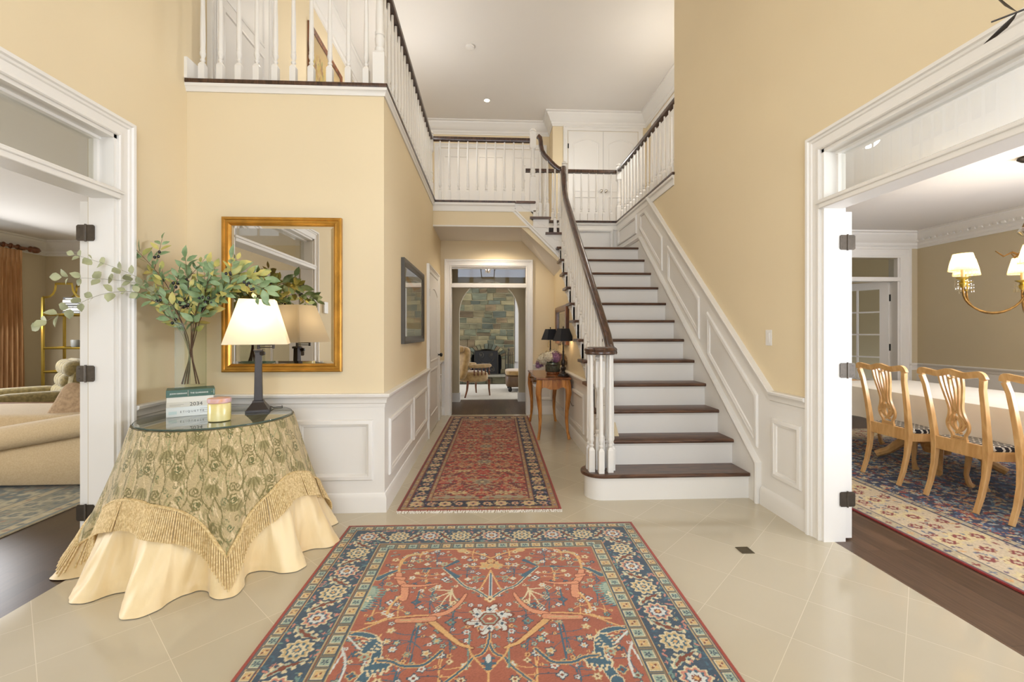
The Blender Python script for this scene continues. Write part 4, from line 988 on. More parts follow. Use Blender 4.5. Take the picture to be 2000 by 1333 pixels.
def floral_rug(w, h, cell, field, field2, border, cols, bcols, guard, edge, gw=.05, bw=.14, g2=.04, seed=3, dens=900, sz=.026, medal=None):
    cv = Canvas(w, h, cell, field); rng = random.Random(seed)
    hw, hh = w/2, h/2
    def q4(fn, x, y):
        for sx in (1, -1):
            for sy in (1, -1): fn(hw+sx*x, hh+sy*y, sx, sy)
    e = .012+gw+bw+g2
    for _ in range(dens):
        x, y = rng.uniform(0, hw-e), rng.uniform(0, hh-e); t = rng.random(); c = rng.choice(cols)
        if t < .45:
            A = rng.uniform(0, PI); L = rng.uniform(1.6, 3.4)*sz; q4(lambda X, Y, sx, sy: cv.leaf(X, Y, L, L*.34, A if sx*sy > 0 else PI-A, c, rng.choice([0, 3])), x, y)
        elif t < .85:
            R = rng.uniform(.5, 1.1)*sz; n = rng.choice([4,5,6,8]); c2 = rng.choice(cols); q4(lambda X, Y, sx, sy: (cv.flower(X, Y, R, c, n, .35), cv.flower(X, Y, R*.4, c2, 4, .2)), x, y)
        else:
            R = rng.uniform(1.0, 1.6)*sz; c2 = field2; q4(lambda X, Y, sx, sy: cv.leaf(X, Y, R*2, R, .5*sx*sy, c2), x, y)
    if medal: medal(cv, q4)
    def ring(d0, d1, c):
        cv.rect(d0, w-d0, d0, d1, c); cv.rect(d0, w-d0, h-d1, h-d0, c); cv.rect(d0, d1, d0, h-d0, c); cv.rect(w-d1, w-d0, d0, h-d0, c)
    a0 = .012; a1 = a0+gw; a2 = a1+bw; a3 = a2+g2
    ring(0, a0, edge); ring(a0, a1, guard); ring(a1, a2, border); ring(a2, a3, guard)
    for d in (a0, a1-.006, a2, a3-.006): ring(d, d+cell*1.3, field2)
    def along(step, dmid, fn):
        for side in range(4):
            L = (w if side % 2 == 0 else h)-2*dmid; n = max(1, int(round(L/step)))
            for i in range(n+1):
                s = dmid+L*i/n; X, Y = [(s, dmid), (w-dmid, s), (s, h-dmid), (dmid, s)][side]; fn(X, Y, i, side % 2)
    dm = (a1+a2)/2
    bq = min(bw, .17)
    for _ in range(int(2*(w+h)/bq*9*(bw/bq)**1.2)):
        s = rng.random()*2*(w+h); off = rng.uniform(a1+.006, a2-.006)
        if s < w: X, Y = s, off
        elif s < w+h: X, Y = w-off, s-w
        elif s < 2*w+h: X, Y = s-w-h, h-off
        else: X, Y = off, s-2*w-h
        if not (a1 < min(X, Y, w-X, h-Y) < a2): continue
        c = rng.choice(bcols)
        if rng.random() < .5: cv.leaf(X, Y, bq*.28, bq*.10, rng.uniform(0, PI), c)
        else: cv.flower(X, Y, bq*rng.uniform(.05,.10), c, 5, .4)
    def rs(X, Y, i, v):
        cv.flower(X, Y, bq*(.46 if i % 2 == 0 else .28), bcols[0], 8, .25); cv.flower(X, Y, bq*.26, bcols[1], 8, .3); cv.flower(X, Y, bq*.11, border, 4, .2)
    along(bq*.95, dm, rs)
    if bw > .2: along(bq*1.3, dm-bw*.3, rs); along(bq*1.3, dm+bw*.3, rs)
    for dd, ww in (((a0+a1)/2, gw), ((a2+a3)/2, g2)):
        along(ww*.9, dd, lambda X, Y, i, v: cv.flower(X, Y, ww*.26, bcols[i % len(bcols)], 4, .5))
    n = np.random.RandomState(seed); cv.a *= (1+.25*(n.rand(cv.ny, cv.nx, 1)-.5)); return cv
# hall runner
OCH, TAU, IV, DN = C3(150,118,72), C3(150,136,108), C3(192,168,120), C3(26,26,44)
def run_medal(cv, q4):
    for y in (0, .62, 1.24, 1.70):
        q4(lambda X, Y, sx, sy: (cv.flower(X, Y, .085, TAU, 10, .3), cv.flower(X, Y, .06, C3(120,104,84), 8, .3), cv.flower(X, Y, .02, IV, 5, .3)), 0, y)
    for y in (.30, .92, 1.5):
        q4(lambda X, Y, sx, sy: (cv.leaf(X, Y, .16, .055, 0, IV, 4), cv.leaf(X, Y, .09, .02, 0, OCH)), .19, y)
    q4(lambda X, Y, sx, sy: cv.leaf(X, Y, .35, .07, 0, TAU, 4), .20, 1.60)
cv = floral_rug(1.20, 3.72, .0065, C3(160,50,30), C3(100,34,26), DN, [C3(180,132,84), C3(150,110,74), C3(176,92,58), C3(104,36,26), TAU, C3(186,146,96)], [IV, C3(186,140,110), C3(120,104,130), TAU, C3(170,90,60)], OCH, C3(140,52,30), .052, .118, .042, 8, 1250, .019, run_medal)
o = rug_mesh('hall_runner', cv, M['rug_wool'], .008, label='narrow red floral runner with dark border leading to the far doorway', category='rug')
o.location = (-.035, 5.185, 0); o.rotation_euler = (0, 0, math.radians(-1.1))
m = MB(); rng = random.Random(2)
for i in range(150):
    x = -.6+1.2*i/149; m.tube([(x, -1.855, .004), (x+rng.uniform(-.006,.006), -1.875, .004), (x+rng.uniform(-.012,.012), -1.892-rng.uniform(0,.008), .003)], .0035, 5)
fr = m.build('fringe', 'linen', o, world=False); fr['kind'] = 'stuff'
# dining rug: wide pale floral border, navy field
def din_medal(cv, q4): pass
cv = floral_rug(3.30, 4.3, .0095, C3(40,58,96), C3(26,38,68), C3(196,178,148), [C3(196,178,140), C3(150,60,44), C3(70,110,140), C3(196,140,90), C3(30,44,80), C3(160,170,170), C3(40,60,104)],
                [C3(206,188,140), C3(128,48,40), C3(92,104,124), C3(196,150,92), C3(150,156,160), C3(110,92,104), C3(74,76,96)], C3(176,160,128), C3(134,40,36), .09, .42, .07, 21, 3200, .027, din_medal)
o = rug_mesh('dining_rug', cv, M['rug_wool'], .010, label='large patterned rug with pale border and navy centre under the dining chairs', category='rug')
o.location = (2.655+1.65, 3.75, 0); o.rotation_euler = (0, 0, math.radians(-.4))
cv = floral_rug(3.2, 3.8, .013, C3(150,146,124), C3(104,110,104), C3(130,128,108), [C3(120,124,112), C3(172,164,136), C3(96,106,104), C3(150,132,104)], [C3(166,156,128), C3(98,104,98), C3(150,120,96), C3(176,168,142)], C3(172,158,124), C3(190,178,150), .10, .30, .08, 31, 900, .05)
o = rug_mesh('sitting_room_rug', cv, M['rug_wool'], .010, label='faded grey-green floral rug under the beige sofa', category='rug')
o.location = (-3.085-1.6, 4.70, 0)

# ------------------------------------------------------------------ skirted round table
TX, TY, TR, TZ = -1.66, 2.88, .40, .775
rs_ = random.Random(4)
ph = [rs_.uniform(0, 2*PI) for _ in range(6)]
def fold(p, d):
    u = d/TZ; s = math.sin(12*p+ph[0]+.7*math.sin(2*p+ph[1])); s2 = math.sin(5*p+ph[2]); s3 = math.sin(19*p+ph[3])
    return (math.copysign(abs(s)**.55, s)*.088*u**2.5+s2*.026*u**1.6+s3*.006*u)
def clipr(p, r):
    c, s = math.cos(p), math.sin(p)
    lim = 9.0
    if s > 1e-3: lim = min(lim, (YF-.035-TY)/s)
    if c < -1e-3 and TY+r*s > Y1-.06: lim = min(lim, (TX-(XL+.045))/-c)
    return r if r < lim else lim-.004*(1+math.sin(40*p))
def cloth_r(p, d, off=0.0, soft=1.0): return TR+.006+.285*d+fold(p, d)*soft+off
nphi, nd = 720, 60
m = MB(); vs = []
for j in range(nd+1):
    d = TZ*j/nd
    for i in range(nphi):
        p = 2*PI*i/nphi
        hem = d*(1-.0*math.sin(3*p)); wr = .0025*math.sin(60*p+8*d+3*math.sin(9*d))*min(1, d*4)+.003*math.sin(23*p+31*d)*min(1,d*3)
        if d > TZ-.055: wr += .004*(1 if d > TZ-.048 else 0)
        r = clipr(p, cloth_r(p, d, wr)); vs.append((TX+r*math.cos(p), TY+r*math.sin(p), max(.004, TZ-hem)))
fsx = [(j*nphi+i, j*nphi+(i+1)%nphi, (j+1)*nphi+(i+1)%nphi, (j+1)*nphi+i) for j in range(nd) for i in range(nphi)]
fsx.append(tuple(range(nphi)))
m.add(vs, fsx)
sk = m.build('satin_tablecloth', 'satin', None, label='floor-length gold satin cloth with deep folds on the round table', category='tablecloth')
# embroidered square overcloth
PH0 = math.radians(-12)     # one cloth edge faces this way
def hemdrop(p, a=.742):
    q = (p-PH0) % (PI/2); q = min(q, PI/2-q)
    L = a/math.cos(q)-TR; return L*.93+.012*math.sin(7*p+1)
cvt = Canvas(3.9, .74, .0042, C3(182,162,120)); rng = random.Random(9)
cvt.a *= (1+.16*(np.random.RandomState(2).rand(cvt.ny, cvt.nx, 1)-.5))
OL, OL2, OL3 = C3(122,112,70), C3(148,136,92), C3(210,190,150)
for i in range(2600):
    x, y = rng.uniform(0, 3.9), rng.uniform(0, .74); A = rng.uniform(.6, 2.4); L = rng.uniform(.03, .07)
    cvt.leaf(x, y, L, L*.10, A, rng.choice([OL2, OL3, C3(168,158,110), OL3, C3(150,150,104)]), 0, .1)
def scroll(x, y, R, dr, turns=1.4, c=OL, w=.0065):
    pts = [(x+R*(1-t*.85)*math.cos(dr*t*turns*2*PI), y+R*(1-t*.85)*math.sin(dr*t*turns*2*PI)) for t in np.linspace(0, 1, 22)]
    cvt.line(pts, w, c)
for gx in np.arange(.11, 3.9, .215):
    for r_, gy in enumerate((.07, .25, .43, .61)):
        x = gx+(.108 if r_ % 2 else 0)+rng.uniform(-.012,.012)
        # acanthus fan and paired stems
        A0 = PI/2+rng.uniform(-.5,.5)+(PI if (r_+int(gx*5)) % 3 == 0 else 0)
        for q in range(9): scroll(x+rng.uniform(-.09,.09), gy+rng.uniform(-.08,.08), rng.uniform(.010,.022), rng.choice([1,-1]), rng.uniform(.7,1.4), rng.choice([OL, OL2, C3(104,110,72), OL3]), rng.uniform(.003,.0055))
        for q in range(7): cvt.leaf(x+rng.uniform(-.1,.1), gy+rng.uniform(-.09,.09), rng.uniform(.04,.08), .011, rng.uniform(.9,2.2), rng.choice([OL, OL2, OL3]), 0, .12)
        for q in range(7):
            A = A0+(q-3)*.24; L = .070-.006*abs(q-3)
            cvt.leaf(x+math.cos(A)*.05, gy+math.sin(A)*.05, L, .014, A, OL if q % 2 else OL2, 0, .06*(q-3)/3)
        cvt.line(smooth([(x-.10, gy-.10), (x-.055, gy-.02), (x-.08, gy+.07), (x-.03, gy+.13)]), .007, OL); cvt.line(smooth([(x-.090, gy-.10), (x-.045, gy-.02), (x-.070, gy+.07), (x-.02, gy+.13)]), .003, OL2)
        cvt.line(smooth([(x+.10, gy-.10), (x+.055, gy-.02), (x+.08, gy+.07), (x+.03, gy+.13)]), .007, OL)
        scroll(x-.10, gy+.045, .026, 1); scroll(x+.10, gy+.045, .026, -1)
        for q in range(3):   # rose
            cvt.flower(x+.005*q, gy-.075, .034-.010*q, OL if q % 2 == 0 else C3(198,178,134), 6, .2, q)
        scroll(x, gy-.075, .020, 1, 1.2, C3(96,100,60), .005)
        scroll(x-.045, gy-.045, .016, -1, 1.1, OL2, .005); scroll(x+.05, gy-.04, .016, 1, 1.1, OL2, .005)
M['brocade'] = vcol('embroidered_brocade', .75, bump=.5, bscale=320, sheen=.2, fuzz=.16, fscale=240)
nphi2, nd2 = 960, 150
P_ = np.arange(nphi2)*2*PI/nphi2
vs = []; cols = []
for j in range(nd2+1):
    for i in range(nphi2):
        p = P_[i]; D_ = hemdrop(p); d = D_*j/nd2
        r = clipr(p, cloth_r(p, d, .012, .82)+.0016*math.sin(38*p+4*d)); r = max(r, clipr(p, cloth_r(p, d, .007)))
        vs.append((TX+r*math.cos(p), TY+r*math.sin(p), TZ+.003-d))
        u = (p/(2*PI))*3.9*.999; jj = min(cvt.ny-1, int(d/cvt.c)); ii = min(cvt.nx-1, int(u/cvt.c)); cols.append(cvt.a[cvt.ny-1-jj if False else jj, ii])
m = MB(); m.add(vs, [(j*nphi2+i, j*nphi2+(i+1)%nphi2, (j+1)*nphi2+(i+1)%nphi2, (j+1)*nphi2+i) for j in range(nd2) for i in range(nphi2)]+[tuple(range(nphi2))])
me = D.meshes.new('embroidered_tablecloth'); me.from_pydata(m.v, [], m.f); me.update()
for pl in me.polygons: pl.use_smooth = True
at = me.color_attributes.new('pattern', 'FLOAT_COLOR', 'POINT'); cc = np.ones((len(m.v), 4)); cc[:, :3] = np.array(cols); at.data.foreach_set('color', cc.astype(np.float32).ravel())
me.materials.append(M['brocade']); oc = D.objects.new('embroidered_tablecloth', me); COL.objects.link(oc)
oc['label'] = 'olive embroidered square overcloth with bullion fringe on the round table'; oc['category'] = 'tablecloth'
m = MB(); hd = MB(); band = []
NS = 380
for i in range(NS):
    p = 2*PI*i/NS; d0 = hemdrop(p)
    if math.sin(p) > .55: continue
    def pt(d, o): 
        r = clipr(p, cloth_r(p, min(d, TZ-.01), .018+o, .86)); return (TX+r*math.cos(p), TY+r*math.sin(p), max(.006, TZ+.003-d))
    L = min(.14, max(.03, (TZ-d0-.012))); q = [pt(d0+L*t, .002+.010*t) for t in (0, .2, .4, .6, .8, 1)]
    m.tube(q, [.0032, .0046, .0036, .0048, .0036, .0050], 6)
for i in range(361):
    p = 2*PI*i/360; d0 = hemdrop(p); r = clipr(p, cloth_r(p, d0, .017, .84)); band.append((TX+r*math.cos(p), TY+r*math.sin(p), TZ+.004-d0))
fr = m.build('fringe', 'cord', oc); fr['kind'] = 'stuff'
MB().tube(band, .0065, 6, 1.6, (0,0,1)).build('fringe_heading', 'cord', oc)
GZ = TZ+.006
g = MB().lathe((TX,TY,GZ), [(TR+.004,0),(TR+.008,.004),(TR+.004,.009)], 96).build('glass_table_top', 'glasstop', None, label='round glass sheet protecting the cloth on the skirted table', category='table top')
MB().lathe((TX,TY,GZ), [(TR+.0075,.0005),(TR+.0090,.002),(TR+.0090,.007),(TR+.0075,.0085)], 96, cap=False).build('glass_edge', 'glassedge', g)
GZ += .0095
# ------------------------------------------------------------------ books
BR = math.radians(32.4); bdir = Vector((math.cos(BR), math.sin(BR), 0)); bback = Vector((-math.sin(BR), math.cos(BR), 0))
B0 = Vector((-1.925, 2.812, 0))
M['bk_green'] = P('green_book_jacket', (66, 98, 84), .4); M['bk_white'] = P('white_book_jacket', (226, 222, 210), .5); M['bk_grey'] = P('grey_white_book_jacket', (212, 208, 194), .5); M['bk_blue'] = P('pale_blue_white_book_jacket', (222, 226, 222), .5)
M['ink'] = P('dark_ink', (60, 62, 60), .6); M['inkw'] = P('white_ink', (238, 236, 226), .6); M['inkg'] = P('grey_ink', (150, 146, 134), .6)
def book(z, h, L, dp, mat, label, off=0.0, yo=0.0):
    t = thing('book', label, 'book', tuple(B0+bdir*off+bback*yo)[:2]+(z,), BR, 'books under the glass vase')
    e = .0025
    cvr = MB().box(0, L, 0, dp, 0, e).box(0, L, 0, dp, h-e, h).box(0, L, 0, e, e, h-e)
    cvr.build('cover', mat, t, world=False, bevel=.001)
    MB().box(.004, L-.004, e, dp-.004, e, h-e).build('pages', 'paper', t, world=False)
    return t
def spine_text(t, s, size, x, zc, mat='ink', sx=1.0, ext=.0003):
    o = text(s, size, wl(t), (PI/2, 0, 0), mat, t, 'spine_lettering', ext, sx); o.location = (x, -.0006, zc-size*.34); return o
h1, h2, h3, h4 = .058, .030, .031, .043
t = book(GZ, h1, .234, .17, 'bk_blue', 'white book lettered ETIQUETTE, lowest in the stack under the vase')
spine_text(t, 'E T I Q U E T T E', .0165, .068, h1/2, 'ink', 1.0)
for i, yy in enumerate((.018, .030, .042)): MB().box(.168, .215-.01*(i%2), -.0008, 0, yy, yy+.0015).build('rule_line', 'inkg', t, world=False)
MB().box(.012, .052, -.0008, 0, .016, .034).build('pale_title_block', P('pale_aqua_ink', (196, 214, 212), .6), t, world=False)
t = book(GZ+h1, h2, .234, .16, 'bk_grey', 'pale grey book lettered 2034, second from the bottom of the stack', .001)
spine_text(t, '2034', .030, .114, h2/2, 'ink', 1.1); MB().box(.016, .070, -.0008, 0, .008, .0095).box(.016, .085, -.0008, 0, .015, .0165).build('author_line', 'inkg', t, world=False)
MB().box(.226, .232, -.0008, 0, .008, .017).build('dark_publisher_mark', 'ink', t, world=False)
t = book(GZ+h1+h2, h3, .236, .165, 'bk_white', 'plain cream book without lettering, third from the bottom of the stack', .002, .002)
t = book(GZ+h1+h2+h3, h4, .245, .165, 'bk_green', 'dark green book lettered THE GUARDIANS, topmost in the stack', 0, -.002)
spine_text(t, 'JOHN GRISHAM', .0125, .018, h4/2, 'inkw', .95); spine_text(t, 'THE GUARDIANS', .0125, .118, h4/2, 'inkw', .95)
MB().box(.106, .1095, -.0008, 0, .004, h4-.004).build('spine_divider', 'inkg', t, world=False); MB().box(.238, .2395, -.0008, 0, .008, h4-.008).build('spine_end_line', 'inkw', t, world=False)
MB().frus((0,0), .004, .004, 0, .0008).build('publisher_emblem', P('yellow_ink', (210,196,110), .6), t, world=False).location = (.228, -.0004, h4/2)
BZ = GZ+h1+h2+h3+h4
# ------------------------------------------------------------------ candle jar
cn = thing('candle_jar', 'yellow glass candle jar with patterned lid beside the books', 'candle', (-1.56, 2.715, GZ))
MB().lathe((-1.56,2.715,GZ), [(.050,0),(.057,.004),(.058,.02),(.058,.098),(.055,.103)], 32).build('jar', 'candle', cn)
MB().lathe((-1.56,2.715,GZ), [(.050,.103),(.051,.106),(.0595,.107),(.0605,.112),(.0605,.128),(.058,.131)], 32).build('lid', P('marbled_orange_lid', (226, 166, 120), .35, rgb2=(214, 182, 190), scale=28), cn)
# ------------------------------------------------------------------ glass vase with branches
VX, VY = -1.878, 2.965
vz = BZ+.001; VH = .405
vt = thing('glass_vase', 'tall square clear glass vase standing on the stack of books', 'vase', (VX, VY, vz), BR)
a_, b_ = .082, .055; g_ = .005
m = MB()
for (x0, x1, y0, y1) in ((-a_, a_, -b_, -b_+g_), (-a_, a_, b_-g_, b_), (-a_, -a_+g_, -b_+g_, b_-g_), (a_-g_, a_, -b_+g_, b_-g_)): m.box(x0, x1, y0, y1, 0, VH)
m.build('vase_wall', 'vaseglass', vt, world=False)
MB().box(-a_+g_, a_-g_, -b_+g_, b_-g_, .001, .018).build('vase_base', 'vaseglass', vt, world=False)
def leafquad(mb, p, d, nrm, L, w, fold_=.25, curl=.15):
    d = d.normalized(); s = d.cross(nrm)
    if s.length < .05: s = d.orthogonal()
    s.normalize(); u = s.cross(d).normalized(); vs = []; fr_ = [(0,0),(.18,.62),(.42,1),(.70,.78),(1,0)]
    for t, k_ in fr_:
        c = p+d*(L*t)-u*(curl*L*t*t)
        if k_ == 0: vs.append(c)
        else: vs += [c-s*(w/2*k_)+u*(fold_*w/2*k_), c, c+s*(w/2*k_)+u*(fold_*w/2*k_)]
    # 0 | 1 2 3 | 4 5 6 | 7 8 9 | 10
    mb.add(vs, [(0,1,2),(0,2,3),(1,4,5,2),(2,5,6,3),(4,7,8,5),(5,8,9,6),(7,10,8),(8,10,9)])
def polyline(pts, n):
    pts = [Vector(p) for p in smooth([tuple(p) for p in pts], 2)]; L = [0]
    for a, b in zip(pts[:-1], pts[1:]): L.append(L[-1]+(b-a).length)
    out = []
    for i in range(n):
        s = L[-1]*i/(n-1); k_ = max(j for j in range(len(L)) if L[j] <= s+1e-9); k_ = min(k_, len(pts)-2)
        out.append(pts[k_].lerp(pts[k_+1], (s-L[k_])/max(1e-9, L[k_+1]-L[k_])))
    return out
def branch(pts, label, seed, kind='olive', nl=16, start=.5, size=.075, mats=('leaf','leaf_y'), berries=6, twigs=4, grp='stems in the glass vase', r0=.0038):
    rg = random.Random(seed); pl = polyline(pts, 40); root = thing('leafy_branch', label, 'branch', tuple(pl[0]), 0, grp)
    stm = MB(); stm.tube(pl, [r0*(1-.7*i/39) for i in range(40)], 6)
    lv = {mm: MB() for mm in mats}; be = []
    def put(p, d, sc=1.0):
        mm = mats[0] if rg.random() < (.7 if len(mats) > 1 else 1) else mats[1]
        nrm = Vector((rg.uniform(-.6,.6), -1+rg.uniform(-.5,.5), rg.uniform(-.2,1.2)))
        L = size*sc*rg.uniform(.75, 1.25)
        leafquad(lv[mm], p, d, nrm, L, L*(.46 if kind == 'olive' else .85), rg.uniform(.05,.4), rg.uniform(-.1,.35))
    def along(path, a, n, sc=1.0):
        N = len(path)
        for i in range(n):
            f = a+(1-a)*i/max(1, n-1); k_ = min(N-2, int(f*(N-1))); p = path[k_]; t = (path[k_+1]-path[k_]).normalized()
            for s_ in ((1, -1) if kind == 'olive' else (1, -1)):
                sd = t.cross(Vector((0, -1, .2))).normalized()*s_
                sd = Matrix.Rotation(rg.uniform(-1.1, 1.1), 3, t) @ sd
                put(p+sd*.004, (t*rg.uniform(.35, 1.0)+sd*rg.uniform(.6, 1.0)), sc)
        put(path[-1], (path[-1]-path[-3]), sc)
    along(pl, start, nl)
    for k_ in range(twigs):
        i = int((start+(.92-start)*(k_+.5)/twigs)*39); t = (pl[i+1]-pl[i]).normalized()
        sd = Matrix.Rotation(rg.uniform(-.9,.9), 3, t) @ (t.cross(Vector((0,-1,.2))).normalized()*(1 if k_ % 2 else -1))
        L = rg.uniform(.09, .17); d = (t*.7+sd*.8).normalized()
        tw = [pl[i]+d*(L*j/6)+Vector((0,0,.03*(j/6)**2)) for j in range(7)]; stm.tube(tw, [.0022*(1-.1*j) for j in range(7)], 5)
        along(tw, .3, 4, .85)
        if berries: be.append((tw[3], 3))
    stm.build('stem', 'stem' if kind == 'olive' else 'stem_g', root)
    for mm in mats:
        if lv[mm].f: lv[mm].build('leaves', mm, root, ang=80)
    for i in range(berries):
        if i < len(be): p = be[i][0]
        else: p = pl[int((start+.1+.8*rg.random()*(1-start))*38)]
        b_m = MB()
        for q in range(rg.choice([2,3,3])): b_m.sell(p+Vector((rg.uniform(-.02,.02), rg.uniform(-.03,0), rg.uniform(-.022,.02))), (.0085,.0085,.0105), 1.0, 10, 8)
        b_m.build('berry_cluster', 'berry', root)
    return root
V = lambda *a: Vector(a)
top = (VX+.01, VY-.01, vz+VH)
def st_(dx, dy): return [(VX-dx, VY-dy*.6, vz+.022), (VX+dx*.15, VY, vz+VH*.6)]
branch(st_(-.055,.01)+[(-1.945,2.95,1.42),(-1.985,2.93,1.58),(-2.06,2.90,1.70),(-2.13,2.86,1.80)], 'highest leafy stem with black berries reaching to the upper left corner of the vase group', 1, nl=11, start=.5, berries=5)
branch(st_(.015,.01)+[(-1.86,2.94,1.46),(-1.875,2.93,1.62),(-1.87,2.90,1.76)], 'upright leafy stem rising straight above the glass vase', 2, nl=8, start=.52, berries=3, mats=('leaf','leaf_y'))
branch(st_(-.03,-.01)+[(-1.83,2.93,1.44),(-1.75,2.92,1.57),(-1.72,2.88,1.72)], 'leafy stem leaning slightly to the right of the vase centre', 3, nl=8, start=.52, berries=2)
branch(st_(-.05,.0)+[(-1.82,2.95,1.42),(-1.70,2.95,1.55),(-1.54,2.94,1.63),(-1.40,2.94,1.565)], 'arching leafy stem reaching over the lampshade', 4, size=.088, nl=12, start=.50, berries=5, mats=('leaf','leaf_y'))
branch(st_(.05,.01)+[(-1.83,2.99,1.42),(-1.74,3.02,1.60),(-1.62,3.04,1.70),(-1.47,3.05,1.66)], 'yellow-green round-leaved stem in front of the mirror frame', 5, nl=12, start=.48, berries=3, mats=('leaf_y','leaf'), size=.092)
branch(st_(.06,-.01)+[(-1.92,2.93,1.40),(-1.96,2.88,1.50),(-2.06,2.84,1.56)], 'low bushy leafy stem hanging left of the vase rim', 6, nl=8, start=.52, berries=3)
branch(st_(.03,.02)+[(-1.86,3.0,1.42),(-1.80,3.04,1.54),(-1.72,3.08,1.60)], 'short leafy stem at the back between vase and mirror', 7, nl=7, start=.5, berries=2, mats=('leaf_y','leaf'))
branch(st_(.04,.02)+[(-1.93,2.90,1.45),(-1.99,2.80,1.58),(-2.10,2.70,1.665),(-2.28,2.62,1.73)], 'upper thin eucalyptus sprig crossing the door casing', 8, 'euc', nl=7, start=.62, size=.048, mats=('leaf_e',), berries=0, twigs=0, r0=.0022)
branch(st_(.02,.02)+[(-1.95,2.88,1.46),(-2.02,2.76,1.59),(-2.14,2.66,1.60),(-2.31,2.58,1.60)], 'middle thin eucalyptus sprig pointing at the gold shelf', 9, 'euc', nl=7, start=.60, size=.05, mats=('leaf_e',), berries=0, twigs=0, r0=.0022)
branch(st_(.0,.02)+[(-1.95,2.86,1.44),(-2.02,2.74,1.545),(-2.14,2.62,1.52),(-2.26,2.55,1.42),(-2.36,2.52,1.345)], 'drooping eucalyptus sprig hanging into the sitting room opening', 10, 'euc', nl=8, start=.60, size=.055, mats=('leaf_e',), berries=0, twigs=0, r0=.0022)

# ------------------------------------------------------------------ table lamp
LX, LY = -1.50, 3.04; LR = math.radians(20)
lp = thing('table_lamp', 'black column table lamp with square cream shade in front of the mirror', 'lamp', (LX, LY, GZ))
MB().frus((LX,LY), .068, .068, GZ, GZ+.014, LR).frus((LX,LY), .064, .034, GZ+.014, GZ+.058, LR).frus((LX,LY), .034, .030, GZ+.058, GZ+.070, LR).build('base', 'bronze', lp)
MB().frus((LX,LY), .024, .0185, GZ+.070, GZ+.385, LR).frus((LX,LY), .026, .026, GZ+.385, GZ+.395, LR).frus((LX,LY), .030, .022, GZ+.395, GZ+.402, LR).build('column', 'bronze', lp, bevel=.002)
MB().lathe((LX,LY,GZ+.40), [(.010,0),(.010,.16)], 12).build('pole', 'bronze', lp)
MB().box(LX-.008, LX+.095, LY-.006, LY+.006, GZ+.425, GZ+.433).box(LX-.008, LX+.095, LY-.006, LY+.006, GZ+.410, GZ+.416).lathe((LX+.095,LY,GZ+.405), [(.008,0),(.008,.035)], 12).build('swing_arm', 'bronze', lp)
MB().lathe((LX+.035,LY-.02,GZ+.375), [(.014,-.012),(.016,0),(.014,.012)], 14, ax='y').build('switch_knob', 'bronze', lp)
s0, s1, ha, hb = GZ+.435, GZ+.722, .178, .100
m = MB()
def sqring(h, z): return [(LX+x*h*math.cos(LR)-y*h*math.sin(LR), LY+x*h*math.sin(LR)+y*h*math.cos(LR), z) for x, y in ((-1,-1),(-.93,-1),(.93,-1),(1,-.93),(1,.93),(.93,1),(-.93,1),(-1,.93))]
zz = [s0, s0+.012, s1-.008, s1]; hh_ = [ha, ha*.985, hb*1.01, hb]
vs = sum([sqring(h, z) for h, z in zip(hh_, zz)], []); m.add(vs, [(j*8+i, j*8+(i+1)%8, (j+1)*8+(i+1)%8, (j+1)*8+i) for j in range(3) for i in range(8)])
m.build('lamp_shade', 'shade', lp, ang=20)
MB().lathe((LX,LY,GZ+.53), [(.012,0),(.028,.03),(.030,.055),(.020,.08),(.004,.09)], 14).build('bulb', 'bulb', lp)
MB().tube([(LX+.02,LY+.06,GZ+.03),(LX+.05,LY+.10,GZ+.004),(LX+.09,LY+.14,GZ+.003),(LX+.06,LY+.2,GZ+.003)], .0025, 6).build('cord', 'black', lp)
bulb('table_lamp_light', (LX, LY-.0, GZ+.60), 8, .035, (1, .84, .62))
# ------------------------------------------------------------------ mirror
mr = thing('gold_framed_mirror', 'rectangular mirror in a gold frame on the pale yellow wall', 'mirror', (-1.48, YF, 1.57))
mx0, mx1, mz0, mz1 = -1.895, -1.060, 1.018, 2.122
FP = [(0,0),(0,.030),(-.008,.036),(-.018,.034),(-.022,.026),(-.036,.024),(-.044,.028),(-.050,.022),(-.055,.014),(-.058,.014),(-.058,0)]
MB().sweep([(mx0,YF,mz0),(mx0,YF,mz1),(mx1,YF,mz1),(mx1,YF,mz0)], (0,-1,0), FP, closed=True).build('frame', 'gold', mr, ang=25)
i_ = .056; bv = .022; y_ = YF-.012
a0, a1, c0, c1 = mx0+i_, mx1-i_, mz0+i_, mz1-i_
MB().add([(a0,y_+.003,c0),(a1,y_+.003,c0),(a1,y_+.003,c1),(a0,y_+.003,c1),(a0+bv,y_,c0+bv),(a1-bv,y_,c0+bv),(a1-bv,y_,c1-bv),(a0+bv,y_,c1-bv),(a0,YF-.002,c0),(a1,YF-.002,c0),(a1,YF-.002,c1),(a0,YF-.002,c1)],
    [(4,5,6,7),(0,1,5,4),(1,2,6,5),(2,3,7,6),(3,0,4,7),(0,1,9,8),(1,2,10,9),(2,3,11,10),(3,0,8,11),(8,9,10,11)]).build('mirror_glass', 'mirror', mr, ang=1)
